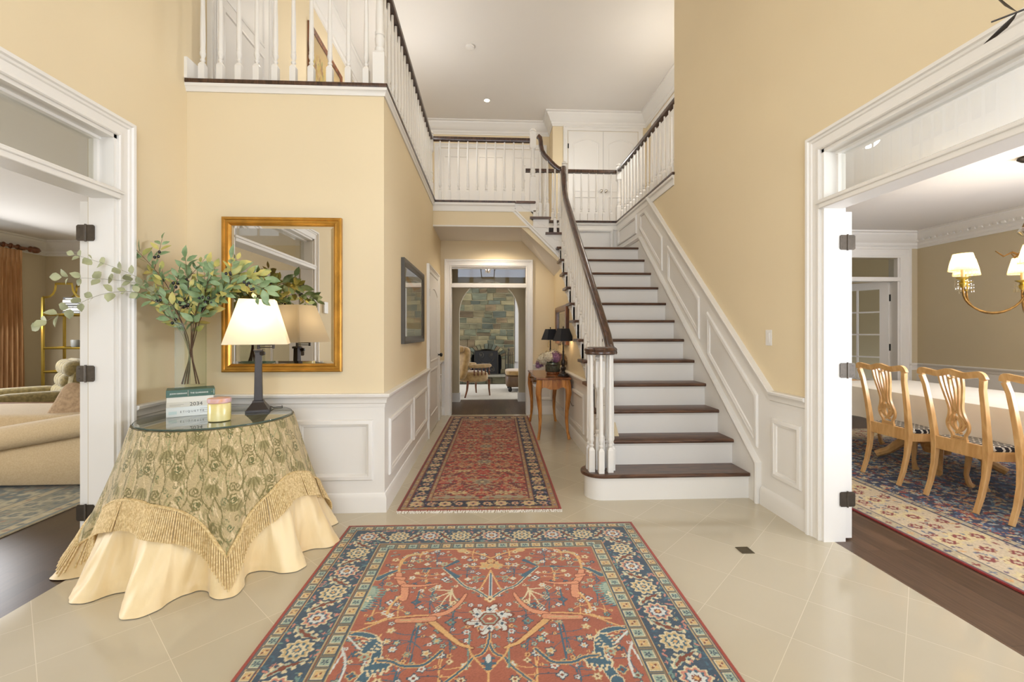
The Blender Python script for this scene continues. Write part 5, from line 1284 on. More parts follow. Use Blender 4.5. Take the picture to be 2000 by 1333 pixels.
# ------------------------------------------------------------------ hall picture
def art_canvas(w, h, kind, seed=1):
    cv = Canvas(w, h, .008, C3(206,200,186)); rg = random.Random(seed)
    if kind == 'interior':
        cv.rect(0, w, 0, h, C3(196,186,168)); cv.rect(w*.1, w*.9, h*.12, h*.78, C3(186,172,152)); cv.rect(w*.3, w*.72, h*.25, h*.78, C3(170,164,156))
        cv.rect(0, w, h*.78, h, C3(206,176,128)); cv.line([(w*.1,h*.05),(w*.5,h*.16),(w*.9,h*.05)], .05, C3(204,150,84)); cv.line([(w*.1,h*.84),(w*.9,h*.84)], .04, C3(222,204,164))
    elif kind == 'landscape':
        cv.rect(0, w, 0, h, C3(214,178,116))
        for _ in range(420):
            x, y = rg.uniform(0, w), rg.uniform(h*.3, h); c = rg.choice([C3(196,140,54), C3(140,150,70), C3(220,190,110), C3(150,100,60), C3(206,170,60)]); cv.leaf(x, y, rg.uniform(.04,.16), rg.uniform(.02,.05), rg.uniform(1.1,2.0), c)
    else:
        cv.rect(0, w, 0, h, C3(120,112,78))
        for _ in range(160):
            x, y = rg.uniform(0, w), rg.uniform(0, h); cv.leaf(x, y, rg.uniform(.04,.10), .03, rg.uniform(0,3), rg.choice([C3(96,98,66), C3(146,134,92), C3(84,78,58), C3(160,150,120)]))
    return cv
M['artpaint'] = vcol('painted_picture', .6)
def art(parent, ax, pos, a0, a1, z0, z1, kind, sg):
    """picture sheet facing +x (sg=1) or -x"""
    w, h = abs(a1-a0), z1-z0; cv = art_canvas(w, h, kind); nx, ny = cv.nx, cv.ny
    xs = np.linspace(a0, a1, nx); zs = np.linspace(z1, z0, ny); A, Z = np.meshgrid(xs, zs); off = wl(parent)
    co = np.stack([np.full_like(A, pos)-off.x, A-off.y, Z-off.z], -1).reshape(-1, 3); idx = np.arange(nx*ny).reshape(ny, nx)
    q = np.stack([idx[1:, :-1], idx[1:, 1:], idx[:-1, 1:], idx[:-1, :-1]], -1).reshape(-1, 4)
    me = D.meshes.new('artwork'); me.from_pydata(co.tolist(), [], q.tolist()); at = me.color_attributes.new('pattern', 'FLOAT_COLOR', 'POINT')
    c = np.ones((nx*ny, 4)); c[:, :3] = cv.a.reshape(-1, 3); at.data.foreach_set('color', c.astype(np.float32).ravel()); me.materials.append(M['artpaint'])
    o = D.objects.new('artwork', me); COL.objects.link(o); o.parent = parent; return o
def framed(name, label, ax, pos, a0, a1, z0, z1, fw, fmat, matw, kind, dep=.03, matmat='bk_white'):
    sg = 1 if ax == '+x' else -1
    t = thing(name, label, 'picture', (pos, (a0+a1)/2, z0))
    pts = [(pos,a0,z0),(pos,a0,z1),(pos,a1,z1),(pos,a1,z0)]
    if ax == '-x': pts = [(pos,a1,z0),(pos,a1,z1),(pos,a0,z1),(pos,a0,z0)]
    MB().sweep(pts, (sg,0,0), [(0,0),(0,dep),(-fw*.3,dep+.004),(-fw*.7,dep-.006),(-fw,dep-.012),(-fw,0)], closed=True).build('frame', fmat, t)
    p, q = sorted((pos+sg*.002, pos+sg*.010))
    MB().box(p, q, a0+fw*.9, a1-fw*.9, z0+fw*.9, z1-fw*.9).build('mat_board', matmat, t)
    art(t, ax, pos+sg*.0115, a0+fw+matw, a1-fw-matw, z0+fw+matw, z1-fw-matw, kind, sg)
    x = pos+sg*.015
    MB().box(x-.0008, x+.0008, a0+fw*.9, a1-fw*.9, z0+fw*.9, z1-fw*.9).build('picture_glass', 'glass', t)
    return t
framed('framed_print', 'dark grey framed interior print on the hall wall above the wainscot', '+x', XH, 3.99, 5.20, 1.20, 1.955, .065, P('dark_grey_frame', (74,68,58), .4, var=.2), .07, 'interior')
framed('framed_painting', 'gold framed yellow landscape on the upstairs left wall', '+x', XL, 5.50, 6.70, 4.15, 5.0, .055, 'walnut', .02, 'landscape', matmat='gold')
framed('framed_picture', 'brown wood framed picture hanging above the console table', '-x', XS, 5.84, 6.78, 1.14, 1.665, .07, 'walnut', .03, 'small', .045, 'gold')
# ------------------------------------------------------------------ small hall fittings
sw = thing('light_switch', 'white light switch on the yellow wall beside the stairs', 'switch', (XR, 3.272, 1.262))
MB().box(XR-.006, XR, 3.272-.036, 3.272+.036, 1.262-.058, 1.262+.058).build('switch_plate', 'white', sw, bevel=.002)
MB().prism([(XR-.006,1.225),(XR-.008,1.225),(XR-.013,1.298),(XR-.006,1.298)], 'y', 3.256, 3.288).build('rocker', 'white', sw)
vent = MB().box(1.484, 1.560, 2.602, 2.682, .0005, .003)
for i in range(6): vent.box(1.490, 1.554, 2.610+.012*i, 2.614+.012*i, .003, .0045)
vent.map(lambda x, y, z: (x, y, z)).build('floor_vent', P('bronze_vent', (92,82,62), .5, .4), None, label='small square bronze floor register set in the cream tiles', category='vent')
sd = thing('smoke_detector', 'round white smoke detector on the upper ceiling', 'smoke detector', (-.285, 6.754, ZC))
MB().lathe((-.285,6.754,ZC), [(.06,-.002),(.065,-.012),(.062,-.030),(.045,-.038),(.02,-.040)], 24).build('housing', 'white', sd)
for x, y, z, lab in ((-.044,8.315,ZC,'small lit recessed ceiling light over the rear upstairs landing'), (-1.45,6.2,ZC,'small lit recessed ceiling light over the left upstairs hallway')):
    t = thing('recessed_light', lab, 'ceiling light', (x, y, z))
    MB().lathe((x,y,z), [(.075,-.001),(.075,-.006),(.055,-.008),(.050,-.003)], 24).build('trim_ring', 'white', t)
    MB().lathe((x,y,z), [(.045,-.002),(.045,-.0045)], 20).build('lamp_disc', 'canglow', t)
th = thing('thermostat', 'white thermostat box on the left wall near the front door', 'thermostat', (XL, .62, 1.62))
MB().box(XL, XL+.025, .55, .69, 1.55, 1.70).build('housing', 'white', th, bevel=.004)
# dark pointed foliage reaching in at the upper right
tp = thing('tall_foliage_stem', 'dark feathery leaf stem reaching in at the top right corner', 'plant', (1.95, .55, 0))
pl = polyline([(1.95,.55,.0),(1.90,.62,.9),(1.80,.75,1.7),(1.72,.90,2.10),(1.60,1.10,2.22),(1.42,1.22,2.18)], 50)
MB().tube(pl, [.012*(1-.8*i/49) for i in range(50)], 8).build('stem', 'bronze', tp)
for i in range(30, 49, 2):
    for s_ in (1, -1):
        lm = MB(); t_ = (pl[i+1]-pl[i]).normalized(); leafquad(lm, pl[i], t_*.6+Vector((0, .1, -.8 if s_ > 0 else .7)), Vector((.3,-1,0)), .085, .018, .2, .3 if s_ > 0 else -.3); lm.build('leaf', 'bronze', tp)
# lantern hanging behind the viewer, seen only as a reflection
ln = thing('lantern', 'large square hanging lantern in the front of the hall', 'lantern', (-.05, -.35, 3.05))
lm = MB()
for sx in (-1, 1):
    for sy in (-1, 1):
        lm.add([], [])
        lm.tube([(-.05+sx*.20,-.35+sy*.20,3.08),(-.05+sx*.26,-.35+sy*.26,3.85)], .012, 6)
for h, z in ((.20,3.08),(.26,3.85)):
    for s_ in (-1, 1): lm.box(-.05-h, -.05+h, -.35+s_*h-.012, -.35+s_*h+.012, z-.012, z+.012).box(-.05+s_*h-.012, -.05+s_*h+.012, -.35-h, -.35+h, z-.012, z+.012)
    lm.box(-.05-h,-.05+h,-.36,-.34,z-.01,z+.01)
lm.tube([(-.05,-.35,3.25),(-.05,-.35,ZC)], .010, 8); lm.build('cage', 'bronze', ln)
for i in range(4):
    a = PI/2*i+.4; MB().lathe((-.05+.07*math.cos(a), -.35+.07*math.sin(a), 3.25), [(.012,0),(.012,.10),(.018,.12),(.016,.15),(.003,.18)], 10).build('candle_bulb', 'bulb', ln)
bulb('lantern_light', (-.05, -.35, 3.42), 30, .10, (1, .94, .86))
# ------------------------------------------------------------------ console table with hydrangeas and black-shaded lamps
CXa, CXb, CYa, CYb, CZ = .565, .995, 5.46, 6.66, .75
ct = thing('console_table', 'small honey coloured console table with cabriole legs under the stairs', 'table', (.78, 6.06, 0))
MB().prism([(CXa,CYa),(CXb,CYa),(CXb,CYb),(CXa,CYb)], 'z', CZ-.022, CZ).build('table_top', 'cherry_top', ct, bevel=.007)
def apron(pts_n, x0, x1, zt, zb):
    top_ = [(x0, zt), (x1, zt)]; n = 24; bot = []
    for i in range(n+1):
        t = i/n; u = abs(2*t-1); z = zb-.035*(u**5)+.016*math.cos(PI*2*t*1.0)*(1-u)**.5-.008*math.sin(u*PI*2)
        bot.append((x1+(x0-x1)*t, z))
    return top_+bot
m = MB(); m.prism(apron(0, CXa+.05, CXb-.05, CZ-.022, CZ-.125), 'y', CYa+.030, CYa+.048); m.prism(apron(0, CXa+.05, CXb-.05, CZ-.022, CZ-.125), 'y', CYb-.048, CYb-.030)
m.prism(apron(0, CYa+.05, CYb-.05, CZ-.022, CZ-.145), 'x', CXb-.045, CXb-.03).build('apron', 'cherry', ct)
MB().prism(apron(0, CYa+.05, CYb-.05, CZ-.022, CZ-.145), 'x', CXa+.030, CXa+.045).build('front_apron', 'cherry_top', ct)
for i in range(2):
    y0 = CYa+.12+.50*i; dr = MB().box(CXa+.022, CXa+.031, y0, y0+.44, CZ-.11, CZ-.035).build('drawer', 'cherry_top', ct, bevel=.004)
    MB().lathe((CXa+.022, y0+.22, CZ-.072), [(.014,0),(.008,-.012),(.016,-.022),(.004,-.030)], 12, ax='x').build('knob', 'abrass', dr)
for sx, sy, x, y in ((-1,-1,CXa,CYa),(1,-1,CXb,CYa),(-1,1,CXa,CYb),(1,1,CXb,CYb)):
    bx_, by_ = x-sx*.045, y-sy*.045; q = []
    for t, o_, r in ((0,0,.036),(.12,.010,.038),(.22,.014,.036),(.35,.006,.030),(.52,-.006,.024),(.7,-.008,.020),(.85,.0,.017),(.95,.012,.018),(1,.020,.021)):
        q.append(((bx_+sx*o_, by_+sy*o_, (CZ-.03)*(1-t)), r))
    MB().tube([a for a, b in q], [b for a, b in q], 8, 1, (1,1,0)).build('leg', 'cherry', ct)
# planter with hydrangeas
hv = thing('hydrangea_bowl', 'round grey-green planter of dried white and purple hydrangeas on the console table', 'plant', (.845, 6.04, CZ))
MB().lathe((.845,6.04,CZ+.03), [(.088,0),(.100,.015),(.102,.12),(.096,.125),(.090,.12),(.088,.03)], 28, cap=True).build('bowl', P('mercury_glass', (128,132,116), .25, .6, rgb2=(84,92,76), scale=30), hv)
MB().lathe((.845,6.04,CZ+.0015), [(.085,0),(.088,.01),(.078,.03)], 28).build('stand', 'cherry_top', hv)
HC = [P('white_hydrangea', (214,206,184), .8, rgb2=(176,164,138), scale=40), P('purple_hydrangea', (146,106,134), .8, rgb2=(104,72,100), scale=40), P('tan_hydrangea', (176,148,108), .8, rgb2=(140,108,76), scale=40)]
rg = random.Random(3)
for (dx, dy, dz, R, mi) in ((-.13,-.02,.19,.085,0),(-.06,-.07,.23,.085,0),(.03,-.08,.22,.085,1),(.11,-.03,.18,.08,2),(-.17,.04,.13,.06,1),(.02,.06,.25,.08,0),(.13,.05,.20,.07,2),(-.08,.08,.22,.075,0),(-.20,-.01,.10,.035,1)):
    fm = MB(); fm.sell((.845+dx,6.04+dy,CZ+dz), (R*.82,R*.82,R*.78), 1, 12, 8)
    for i in range(90):
        z_ = rg.uniform(-.8,1); a = rg.uniform(0, 2*PI); s_ = math.sqrt(1-z_*z_); nrm = Vector((s_*math.cos(a), s_*math.sin(a), z_)); c = Vector((.845+dx,6.04+dy,CZ+dz))+nrm*R*rg.uniform(.9,1.06)
        t1 = nrm.orthogonal().normalized(); t2 = nrm.cross(t1); r_ = R*.15
        for q in range(4):
            A = PI/2*q+a; d_ = t1*math.cos(A)+t2*math.sin(A); e_ = t1*math.cos(A+.8)+t2*math.sin(A+.8); f_ = t1*math.cos(A-.8)+t2*math.sin(A-.8)
            fm.add([c, c+f_*r_*.6, c+d_*r_+nrm*.003, c+e_*r_*.6], [(0,1,2,3)])
    fm.build('flower_head', HC[mi], hv, ang=20)
dk = MB()
for i in range(14):
    a = rg.uniform(0, 2*PI); leafquad(dk, Vector((.845+.04*math.cos(a), 6.04+.04*math.sin(a), CZ+.13)), Vector((math.cos(a), math.sin(a), .1)), Vector((0,0,1)), .10, .06, .2, .3)
dk.build('dark_leaves', P('dark_dried_leaf', (58,44,38), .7, var=.3), hv, ang=80)
def buffet_lamp(x, y, zb, s, label):
    t = thing('buffet_lamp', label, 'lamp', (x, y, zb), 0, 'black shaded candlestick lamps on the console')
    sh = MB(); 
    def rg4(h, z): return [(x-h,y-h,z),(x+h,y-h,z),(x+h,y+h,z),(x-h,y+h,z)]
    vs = rg4(.098*s, zb+.445)+rg4(.055*s, zb+.60); sh.add(vs, [(i,(i+1)%4,4+(i+1)%4,4+i) for i in range(4)]); sh.xf(Matrix.Translation((x,y,0)) @ Matrix.Rotation(.35,4,'Z') @ Matrix.Translation((-x,-y,0)))
    sh.build('lamp_shade', 'shade_blk', t, ang=20)
    MB().lathe((x,y,zb), [(.07,0),(.072,.012),(.058,.018),(.056,.032),(.030,.045),(.022,.07),(.034,.09),(.036,.11),(.018,.13),(.026,.15),(.030,.19),(.014,.22),(.011,.30),(.014,.31),(.010,.32),(.010,.44)], 18).build('candlestick', 'bronze', t)
    MB().lathe((x,y,zb+.595), [(.004,0),(.006,.012),(.010,.018),(.004,.034)], 10).build('finial', 'bronze', t)
    MB().lathe((x-.03,y-.05,zb+.34), [(.012,0),(.014,.05),(.007,.065),(.010,.075),(.003,.085),(.0025,.14)], 10).build('tassel', 'cord', t)
    MB().lathe((x,y,zb+.47), [(.008,0),(.016,.02),(.014,.05),(.003,.06)], 10).build('bulb', 'bulb', t)
    bulb('buffet_lamp_light', (x, y, zb+.47), 1.6, .02)
buffet_lamp(.925, 5.66, CZ, 1.0, 'nearer black shaded lamp with a tassel on the console table')
buffet_lamp(.875, 6.50, CZ, 1.0, 'farther black shaded lamp behind the hydrangeas on the console table')
cb = polyline([(1.01,5.55,.62),(1.0,5.57,.48),(.98,5.60,.42),(.97,5.63,.46),(.99,5.60,.50),(1.0,5.57,.44),(1.01,5.50,.40),(1.015,5.44,.42)], 40)
MB().tube(cb, .003, 6).build('lamp_cord', 'black', None, label='black lamp cord looped behind the console table leg', category='cord')
# ------------------------------------------------------------------ fireplace wall
FX0, FX1, FY, FH = -.80, .66, 12.0, 4.75
SC = [(122,116,88),(112,112,88),(134,122,90),(104,108,92),(126,108,80),(114,116,94),(100,102,84),(140,130,96),(118,104,78)]
cvs = None
def stone_face(x0, x1, y, z0, z1, seed, skip=None, rowh=(.10,.22)):
    """irregular coursed rubble: each stone a raised block with a tint of its own"""
    rg = random.Random(seed); vs, fs, cl = [], [], []
    z = z0
    while z < z1-.02:
        h = min(rg.uniform(*rowh), z1-z); x = x0
        while x < x1-.01:
            w = min(rg.uniform(.14, .40), x1-x)
            if x1-(x+w) < .10: w = x1-x
            parts = [(x, x+w, z, z+h)]
            if h > .17 and rg.random() < .35:
                k_ = rg.uniform(.4,.6); parts = [(x, x+w, z, z+h*k_), (x, x+w, z+h*k_, z+h)]
            for (a, b, c, d) in parts:
                if skip and skip((a+b)/2, (c+d)/2): continue
                g = .006; dz = rg.uniform(.004, .020); j = lambda: rg.uniform(-.020, .006)
                A = [(a+g+j(), y, c+g+j()), (b-g+j(), y, c+g+j()), (b-g+j(), y, d-g+j()), (a+g+j(), y, d-g+j())]
                i_ = .010; Bq = [(A[0][0]+i_, y-dz, A[0][2]+i_), (A[1][0]-i_, y-dz, A[1][2]+i_), (A[2][0]-i_, y-dz, A[2][2]-i_), (A[3][0]+i_, y-dz, A[3][2]-i_)]
                o_ = len(vs); vs += A+Bq; fs += [(o_+4,o_+5,o_+6,o_+7)]+[(o_+q, o_+(q+1)%4, o_+4+(q+1)%4, o_+4+q) for q in range(4)]
                c_ = np.array(lin(rg.choice(SC))[:3])*rg.uniform(.6, 1.05); cl += [c_]*8
            x += w
        z += h
    return vs, fs, cl
def stone_mesh(name, data, parent, mat):
    vs, fs, cl = data; off = wl(parent); me = D.meshes.new(name); me.from_pydata([(v[0]-off.x, v[1]-off.y, v[2]-off.z) for v in vs], [], fs)
    at = me.color_attributes.new('pattern', 'FLOAT_COLOR', 'POINT'); c = np.ones((len(vs), 4)); c[:, :3] = np.array(cl); at.data.foreach_set('color', c.astype(np.float32).ravel())
    me.materials.append(mat); o = D.objects.new(name, me); COL.objects.link(o); o.parent = parent; return o
M['stone'] = vcol('field_stone', .85, bump=.8, bscale=22, fuzz=.32, fscale=9)
fp = thing('stone_fireplace', 'tall rustic stone chimney with arched firebox seen through the far doorway', 'fireplace', (-.07, FY, 0))
fcx, fw_, fz = -.08, .40, .62
def hole(x, z): return abs(x-fcx) < fw_+.04 and z < fz+.22*math.sqrt(max(0, 1-((x-fcx)/(fw_+.12))**2))+.12
stone_mesh('chimney_breast', stone_face(FX0, FX1, FY, .18, FH, 5, hole), fp, M['stone'])
k = 14
ar = [(fcx-fw_, .18)]+[(fcx-fw_*math.cos(PI*i/k), fz+.24*math.sin(PI*i/k)) for i in range(k+1)]+[(fcx+fw_, .18)]
MB().prism([(FX0,0),(FX0,FH),(FX1,FH),(FX1,0),(fcx+fw_,0)]+ar[::-1]+[(fcx-fw_,0)], 'y', FY+.001, FY+.30).build('mortar', P('mortar', (146,136,106), .95, var=.2, scale=30), fp)
vo = ([], [], [])
rg = random.Random(8)
for i in range(15):
    a0_, a1_ = PI*i/15+.012, PI*(i+1)/15-.012; o_ = len(vo[0]); pp = []
    for (r_, y_) in ((0, FY), (1, FY)):
        pass
    def P_a(a, e): return (fcx-(fw_+e)*math.cos(a), fz+(.24+e)*math.sin(a))
    q = [P_a(a0_, .01), P_a(a1_, .01), P_a(a1_, .15), P_a(a0_, .15)]
    vo[0].extend([(u, FY-.002, w) for u, w in q]+[(u*.94+.06*sum(t[0] for t in q)/4, FY-.045, w*.94+.06*sum(t[1] for t in q)/4) for u, w in q])
    vo[1].extend([(o_+4,o_+5,o_+6,o_+7)]+[(o_+t, o_+(t+1)%4, o_+4+(t+1)%4, o_+4+t) for t in range(4)]); c_ = np.array(lin(rg.choice(SC))[:3])*rg.uniform(.75,1.1); vo[2].extend([c_]*8)
stone_mesh('arch_stones', vo, fp, M['stone'])
MB().box(fcx-fw_-.05, fcx+fw_+.05, FY+.29, FY+.33, .1, 1.0).box(fcx-fw_-.05, fcx-fw_, FY+.02, FY+.30, .1, 1.0).box(fcx+fw_, fcx+fw_+.05, FY+.02, FY+.30, .1, 1.0).box(fcx-fw_, fcx+fw_, FY+.02, FY+.30, .9, 1.0).box(fcx-fw_, fcx+fw_, FY+.0, FY+.30, .16, .18).build('firebox', 'soot', fp)
MB().box(-1.3, 1.2, FY-.52, FY+.02, .17, .215).build('hearth_slab', P('slate_hearth', (150,144,124), .6, var=.2, scale=12), fp, bevel=.008)
hs = stone_face(-1.28, 1.18, FY-.50, 0, .17, 6, None, (.16,.18)); stone_mesh('hearth_front', hs, fp, M['stone']); MB().box(-1.28, 1.18, FY-.499, FY, 0, .17).build('hearth_core', 'stone', fp)
fsn = thing('fireplace_screen', 'black wrought iron folding screen with leaf scrolls before the firebox', 'fire screen', (-.08, FY-.2, .215))
def scr_panel(m, x0, y0, x1, y1, z0, z1, orn=True):
    v = Vector((x1-x0, y1-y0, 0)); P0 = Vector((x0, y0, 0))
    f = lambda u, z: tuple(P0+v*u+Vector((0,0,z)))
    L_ = v.length
    m.tube([f(0,z0), f(0,z1), f(1,z1), f(1,z0), f(0,z0)], .010, 6)
    if orn:
        for s_ in (0, 1):
            sc = lambda u: u if s_ == 0 else 1-u
            for (cu, cz, R, d_) in ((.27,.50,.09,1),(.27,.11,.09,-1)):
                m.tube([f(sc(cu+R/L_*(1-t*.6)*math.cos(d_*t*4.6-PI*.5)), z0+cz+R*(1-t*.6)*math.sin(d_*t*4.6-PI*.5)*d_) for t in np.linspace(0,1,16)], .007, 5)
            m.tube([f(sc(.14), z0+.46), f(sc(.20), z0+.36), f(sc(.36), z0+.27), f(sc(.20), z0+.18), f(sc(.14), z0+.08)], .007, 5)
            for (cu, cz) in ((.27,.50),(.36,.27),(.24,.12)):
                for q in range(5): leafquad(m, Vector(f(sc(cu), z0+cz)), Vector((math.cos(2*PI*q/5+.3), 0, math.sin(2*PI*q/5+.3))), Vector((0,-1,0)), .045, .03, .1, 0)
m = MB(); scr_panel(m, -.38, FY-.20, .22, FY-.20, .225, .83); scr_panel(m, .22, FY-.20, .42, FY-.10, .225, .80, False); scr_panel(m, -.55, FY-.10, -.38, FY-.20, .225, .80, False)
m.build('iron_frame', 'iron', fsn)
MB().box(-.37, .21, FY-.197, FY-.195, .235, .82).build('mesh', P('fine_black_mesh', (26,24,22), .7), fsn)
ft = thing('fireplace_tools', 'set of iron fireplace tools standing on the hearth', 'fireplace tools', (.50, FY-.25, .215))
MB().lathe((.50,FY-.25,.216), [(.10,0),(.10,.015),(.02,.03),(.012,.05),(.012,.62),(.03,.64),(.004,.70)], 14).build('stand', 'iron', ft)
for i, dx in enumerate((-.08,-.03,.04,.09)): MB().tube([(.50+dx,FY-.28,.27),(.50+dx,FY-.28,.80)], .008, 6).sell((.50+dx,FY-.28,.28), (.03,.012,.05), .6, 8, 6).build('tool', 'iron', ft)
MB().box(-2.6, 2.6, 8.80, 11.35, 0, .012).build('pale_rug', 'cream_rug', None, label='pale cream rug on the floor before the stone hearth', category='rug')
# windows beside the chimney
for i, (x0, x1) in enumerate(((-1.9,-.93),(.80,1.8))):
    w_ = struct(MB().box(x0, x1, 12.44, 12.49, .55, 4.2).box(x0-.10, x0, 12.42, 12.5, .5, 4.3).box(x1, x1+.10, 12.42, 12.5, .5, 4.3), 'window_%d' % (7+i), 'white', 'white window surround %s the stone chimney' % ('left of' if i == 0 else 'right of'), 'window')
# armchair by the arch
ac = thing('tufted_armchair', 'tan high-backed armchair with carved wooden arms seen from behind by the arch', 'armchair', (-.34, 9.40, 0), math.radians(-55)); ac.scale = (.9, .9, .95)
def loc_build(mb, name, mat, par, **k_): return mb.build(name, mat, par, world=False, **k_)
m = MB().sell((-.02,0,.42), (.30,.30,.12), .45); loc_build(m, 'seat', 'tanleather', ac)
m = MB().sell((0,-.34,.72), (.31,.085,.36), .5, 24, 16, 0, (-.22,'X')).sell((0,-.42,1.02), (.28,.06,.08), .7); loc_build(m, 'backrest', 'tanleather', ac)
for s_ in (-1, 1):
    loc_build(MB().sell((s_*.31,.0,.66), (.05,.30,.045), .6), 'armrest', 'tanleather', ac)
    sp_ = MB()
    for y_ in (-.16,-.06,.04,.14,.24): sp_.lathe((s_*.31,y_,.46), [(.012,0),(.02,.03),(.010,.06),(.022,.09),(.010,.12),(.018,.15),(.012,.17)], 8)
    loc_build(sp_, 'arm_spindles', 'walnut', ac)
    for y_ in (-.30,.26):
        loc_build(MB().tube([(s_*.27,y_,.36),(s_*.275,y_+(.0 if y_>0 else -.03),.16),(s_*.28,y_+(.02 if y_>0 else -.09),.0)], [.03,.022,.016], 8), 'leg', 'walnut', ac)
mg = thing('magazine_stack', 'small stack of blue and white magazines on the stone hearth behind the tan armchair', 'magazines', (-.35, 11.68, .216))
MB().box(-.48,-.22,11.53,11.83,.216,.27).box(-.47,-.23,11.54,11.82,.27,.30).build('pages', 'paper', mg); MB().box(-.47,-.235,11.535,11.82,.30,.312).build('cover', P('blue_magazine', (110,150,176), .4), mg)
ot = thing('leather_ottoman', 'brown leather ottoman with pale cushion right of the hearth', 'ottoman', (.75, 10.15, 0))
MB().sell((.78,10.15,.24), (.42,.36,.13), .25).build('body', 'brownleather', ot); MB().sell((.78,10.15,.42), (.43,.37,.06), .35).build('cushion', 'tanleather', ot)
for sx in (-1,1):
    for sy in (-1,1): MB().lathe((.78+sx*.33,10.15+sy*.28,.013), [(.02,0),(.04,.02),(.045,.05),(.03,.10)], 12).build('foot', 'black', ot)
# ------------------------------------------------------------------ sitting room
sofa = thing('beige_sofa', 'beige linen sofa with a curved rolled back turned to the doorway', 'sofa', (-4.1, 4.35, 0))
def rollback(x0, x1, n=40):
    """upholstered back seen from behind: rolled top that dips towards the far end"""
    m = MB(); vs = []; prof = []
    for i in range(n+1):
        x = x0+(x1-x0)*i/n; t = (x-x1)/(x0-x1)   # 0 at the doorway end
        top = max(.38, .70-.165*(x1-x)); seam = top-.185-.02*t; yb = 3.90
        pr = [(yb+.03,.045),(yb+.0,.06),(yb-.004,seam-.02),(yb+.01,seam),(yb-.045,seam+.012),(yb-.075,seam+.055),(yb-.07,top-.065),(yb-.02,top-.015),(yb+.06,top),(yb+.15,top-.01),(yb+.21,top-.06),(yb+.22,.42),(yb+.22,.045)]
        e_ = 1.0 if 0 < i < n else .9
        vs += [(x, (y-yb-.08)*e_+yb+.08, (z-.3)*e_+.3) for y, z in pr]; k_ = len(pr)
    m.add(vs, [(i*k_+j, i*k_+(j+1)%k_, (i+1)*k_+(j+1)%k_, (i+1)*k_+j) for i in range(n) for j in range(k_)]+[tuple(range(k_)), tuple(n*k_+j for j in range(k_))]); return m
rollback(-5.3, -2.95).build('back', 'beigefab', sofa, ang=70)
MB().sell((-4.1,4.50,.26), (1.14,.44,.20), .2).build('base', 'beigefab', sofa); MB().sell((-4.1,4.52,.50), (1.0,.38,.09), .3).build('seat_cushion', 'beigefab', sofa)
for x in (-5.2,-3.02): MB().sell((x,4.45,.36), (.12,.50,.30), .5).build('arm', 'beigefab', sofa)
for x in (-5.15,-3.1):
    for y in (3.98,4.85): MB().box(x-.03,x+.03,y-.03,y+.03,.011,.07).build('foot', 'walnut', sofa)
pl_ = MB().sell((0,0,0), (.20,.085,.21), .5, 28, 16); pl_.map(lambda x, y, z: (x*(1+.16*(abs(z)/.23)**2), y*(1-.5*max(abs(x)/.25, abs(z)/.23)**3), z*(1+.14*(abs(x)/.25)**2)))
pw = pl_.build('throw_pillow', 'pinkfab', None, label='tan piped cushion propped against the inside of the beige sofa', category='cushion'); pw.location = (-3.72, 4.34, .60); pw.rotation_euler = (math.radians(-16), math.radians(20), math.radians(12))
oc_ = thing('olive_armchair', 'olive green button-tufted armchair behind the sofa', 'armchair', (-5.72, 6.02, 0), math.radians(-42))
loc_build(MB().sell((0,0,.22), (.44,.42,.17), .25), 'base', 'olivefab', oc_); loc_build(MB().sell((0,-.05,.40), (.34,.42,.10), .35), 'seat_cushion', 'olivefab', oc_)
for s_ in (-1, 1): loc_build(MB().sell((s_*.42,-.05,.34), (.10,.46,.25), .55), 'arm', 'olivefab', oc_)
bk = MB().sell((0,.36,.66), (.40,.10,.30), .45, 20, 12, 0, (-.15,'X'))
for r_ in range(3):
    for c_ in range(4 if r_ % 2 == 0 else 3):
        x_ = (-.28+.187*c_) if r_ % 2 == 0 else (-.19+.19*c_); z_ = .52+.16*r_; bk.sell((x_, .29+.15*(z_-.66), z_), (.115,.10,.105), .9, 14, 10)
loc_build(bk, 'tufted_back', 'olivefab', oc_)
cf = thing('coffee_table', 'dark wood coffee table between the sofa and the olive armchair', 'table', (-5.0, 4.95, 0))
MB().box(-6.0,-4.30,4.92,5.30,.50,.53).build('table_top', 'walnut', cf, bevel=.008); MB().box(-5.95,-4.38,4.97,5.25,.42,.50).build('apron', 'walnut', cf)
for x in (-5.9,-4.42):
    for y in (5.0,5.22): MB().box(x-.025,x+.025,y-.025,y+.025,.011,.42).build('leg', 'walnut', cf)
# gold etagere
et = thing('gold_shelf', 'slim gold metal etagere with scooped top in the sitting room corner', 'shelf', (-6.4, 7.2, 0))
ex0, ex1, ey0, ey1 = -6.55, -5.96, 7.02, 7.36
def bar(pts, r=.015): return MB().tube(pts, r, 4, 1, (1,1,0))
fm = MB()
for y in (ey0, ey1):
    cl_ = [(ex0,y,.0),(ex0,y,1.82)]; fm.tube(cl_, .019, 4, 1, (1,1,0)); fm.tube([(ex1,y,.0),(ex1,y,1.82)], .019, 4, 1, (1,1,0))
    fm.tube([(ex0,y,1.82),(ex0+.05,y,1.82)]+[(ex0+.05+.13*math.sin(t*PI/2), y, 1.82+.17*(1-math.cos(t*PI/2))) for t in (.25,.5,.75,1)]+[(ex0+.18,y,2.02),(ex1-.18,y,2.02)]+[(ex1-.18+.13*(1-math.cos(t*PI/2)), y, 1.99-.17*math.sin(t*PI/2)) for t in (.25,.5,.75,1)]+[(ex1,y,1.82)], .017, 4, 1, (0,1,0))
fm.build('frame', 'brass', et)
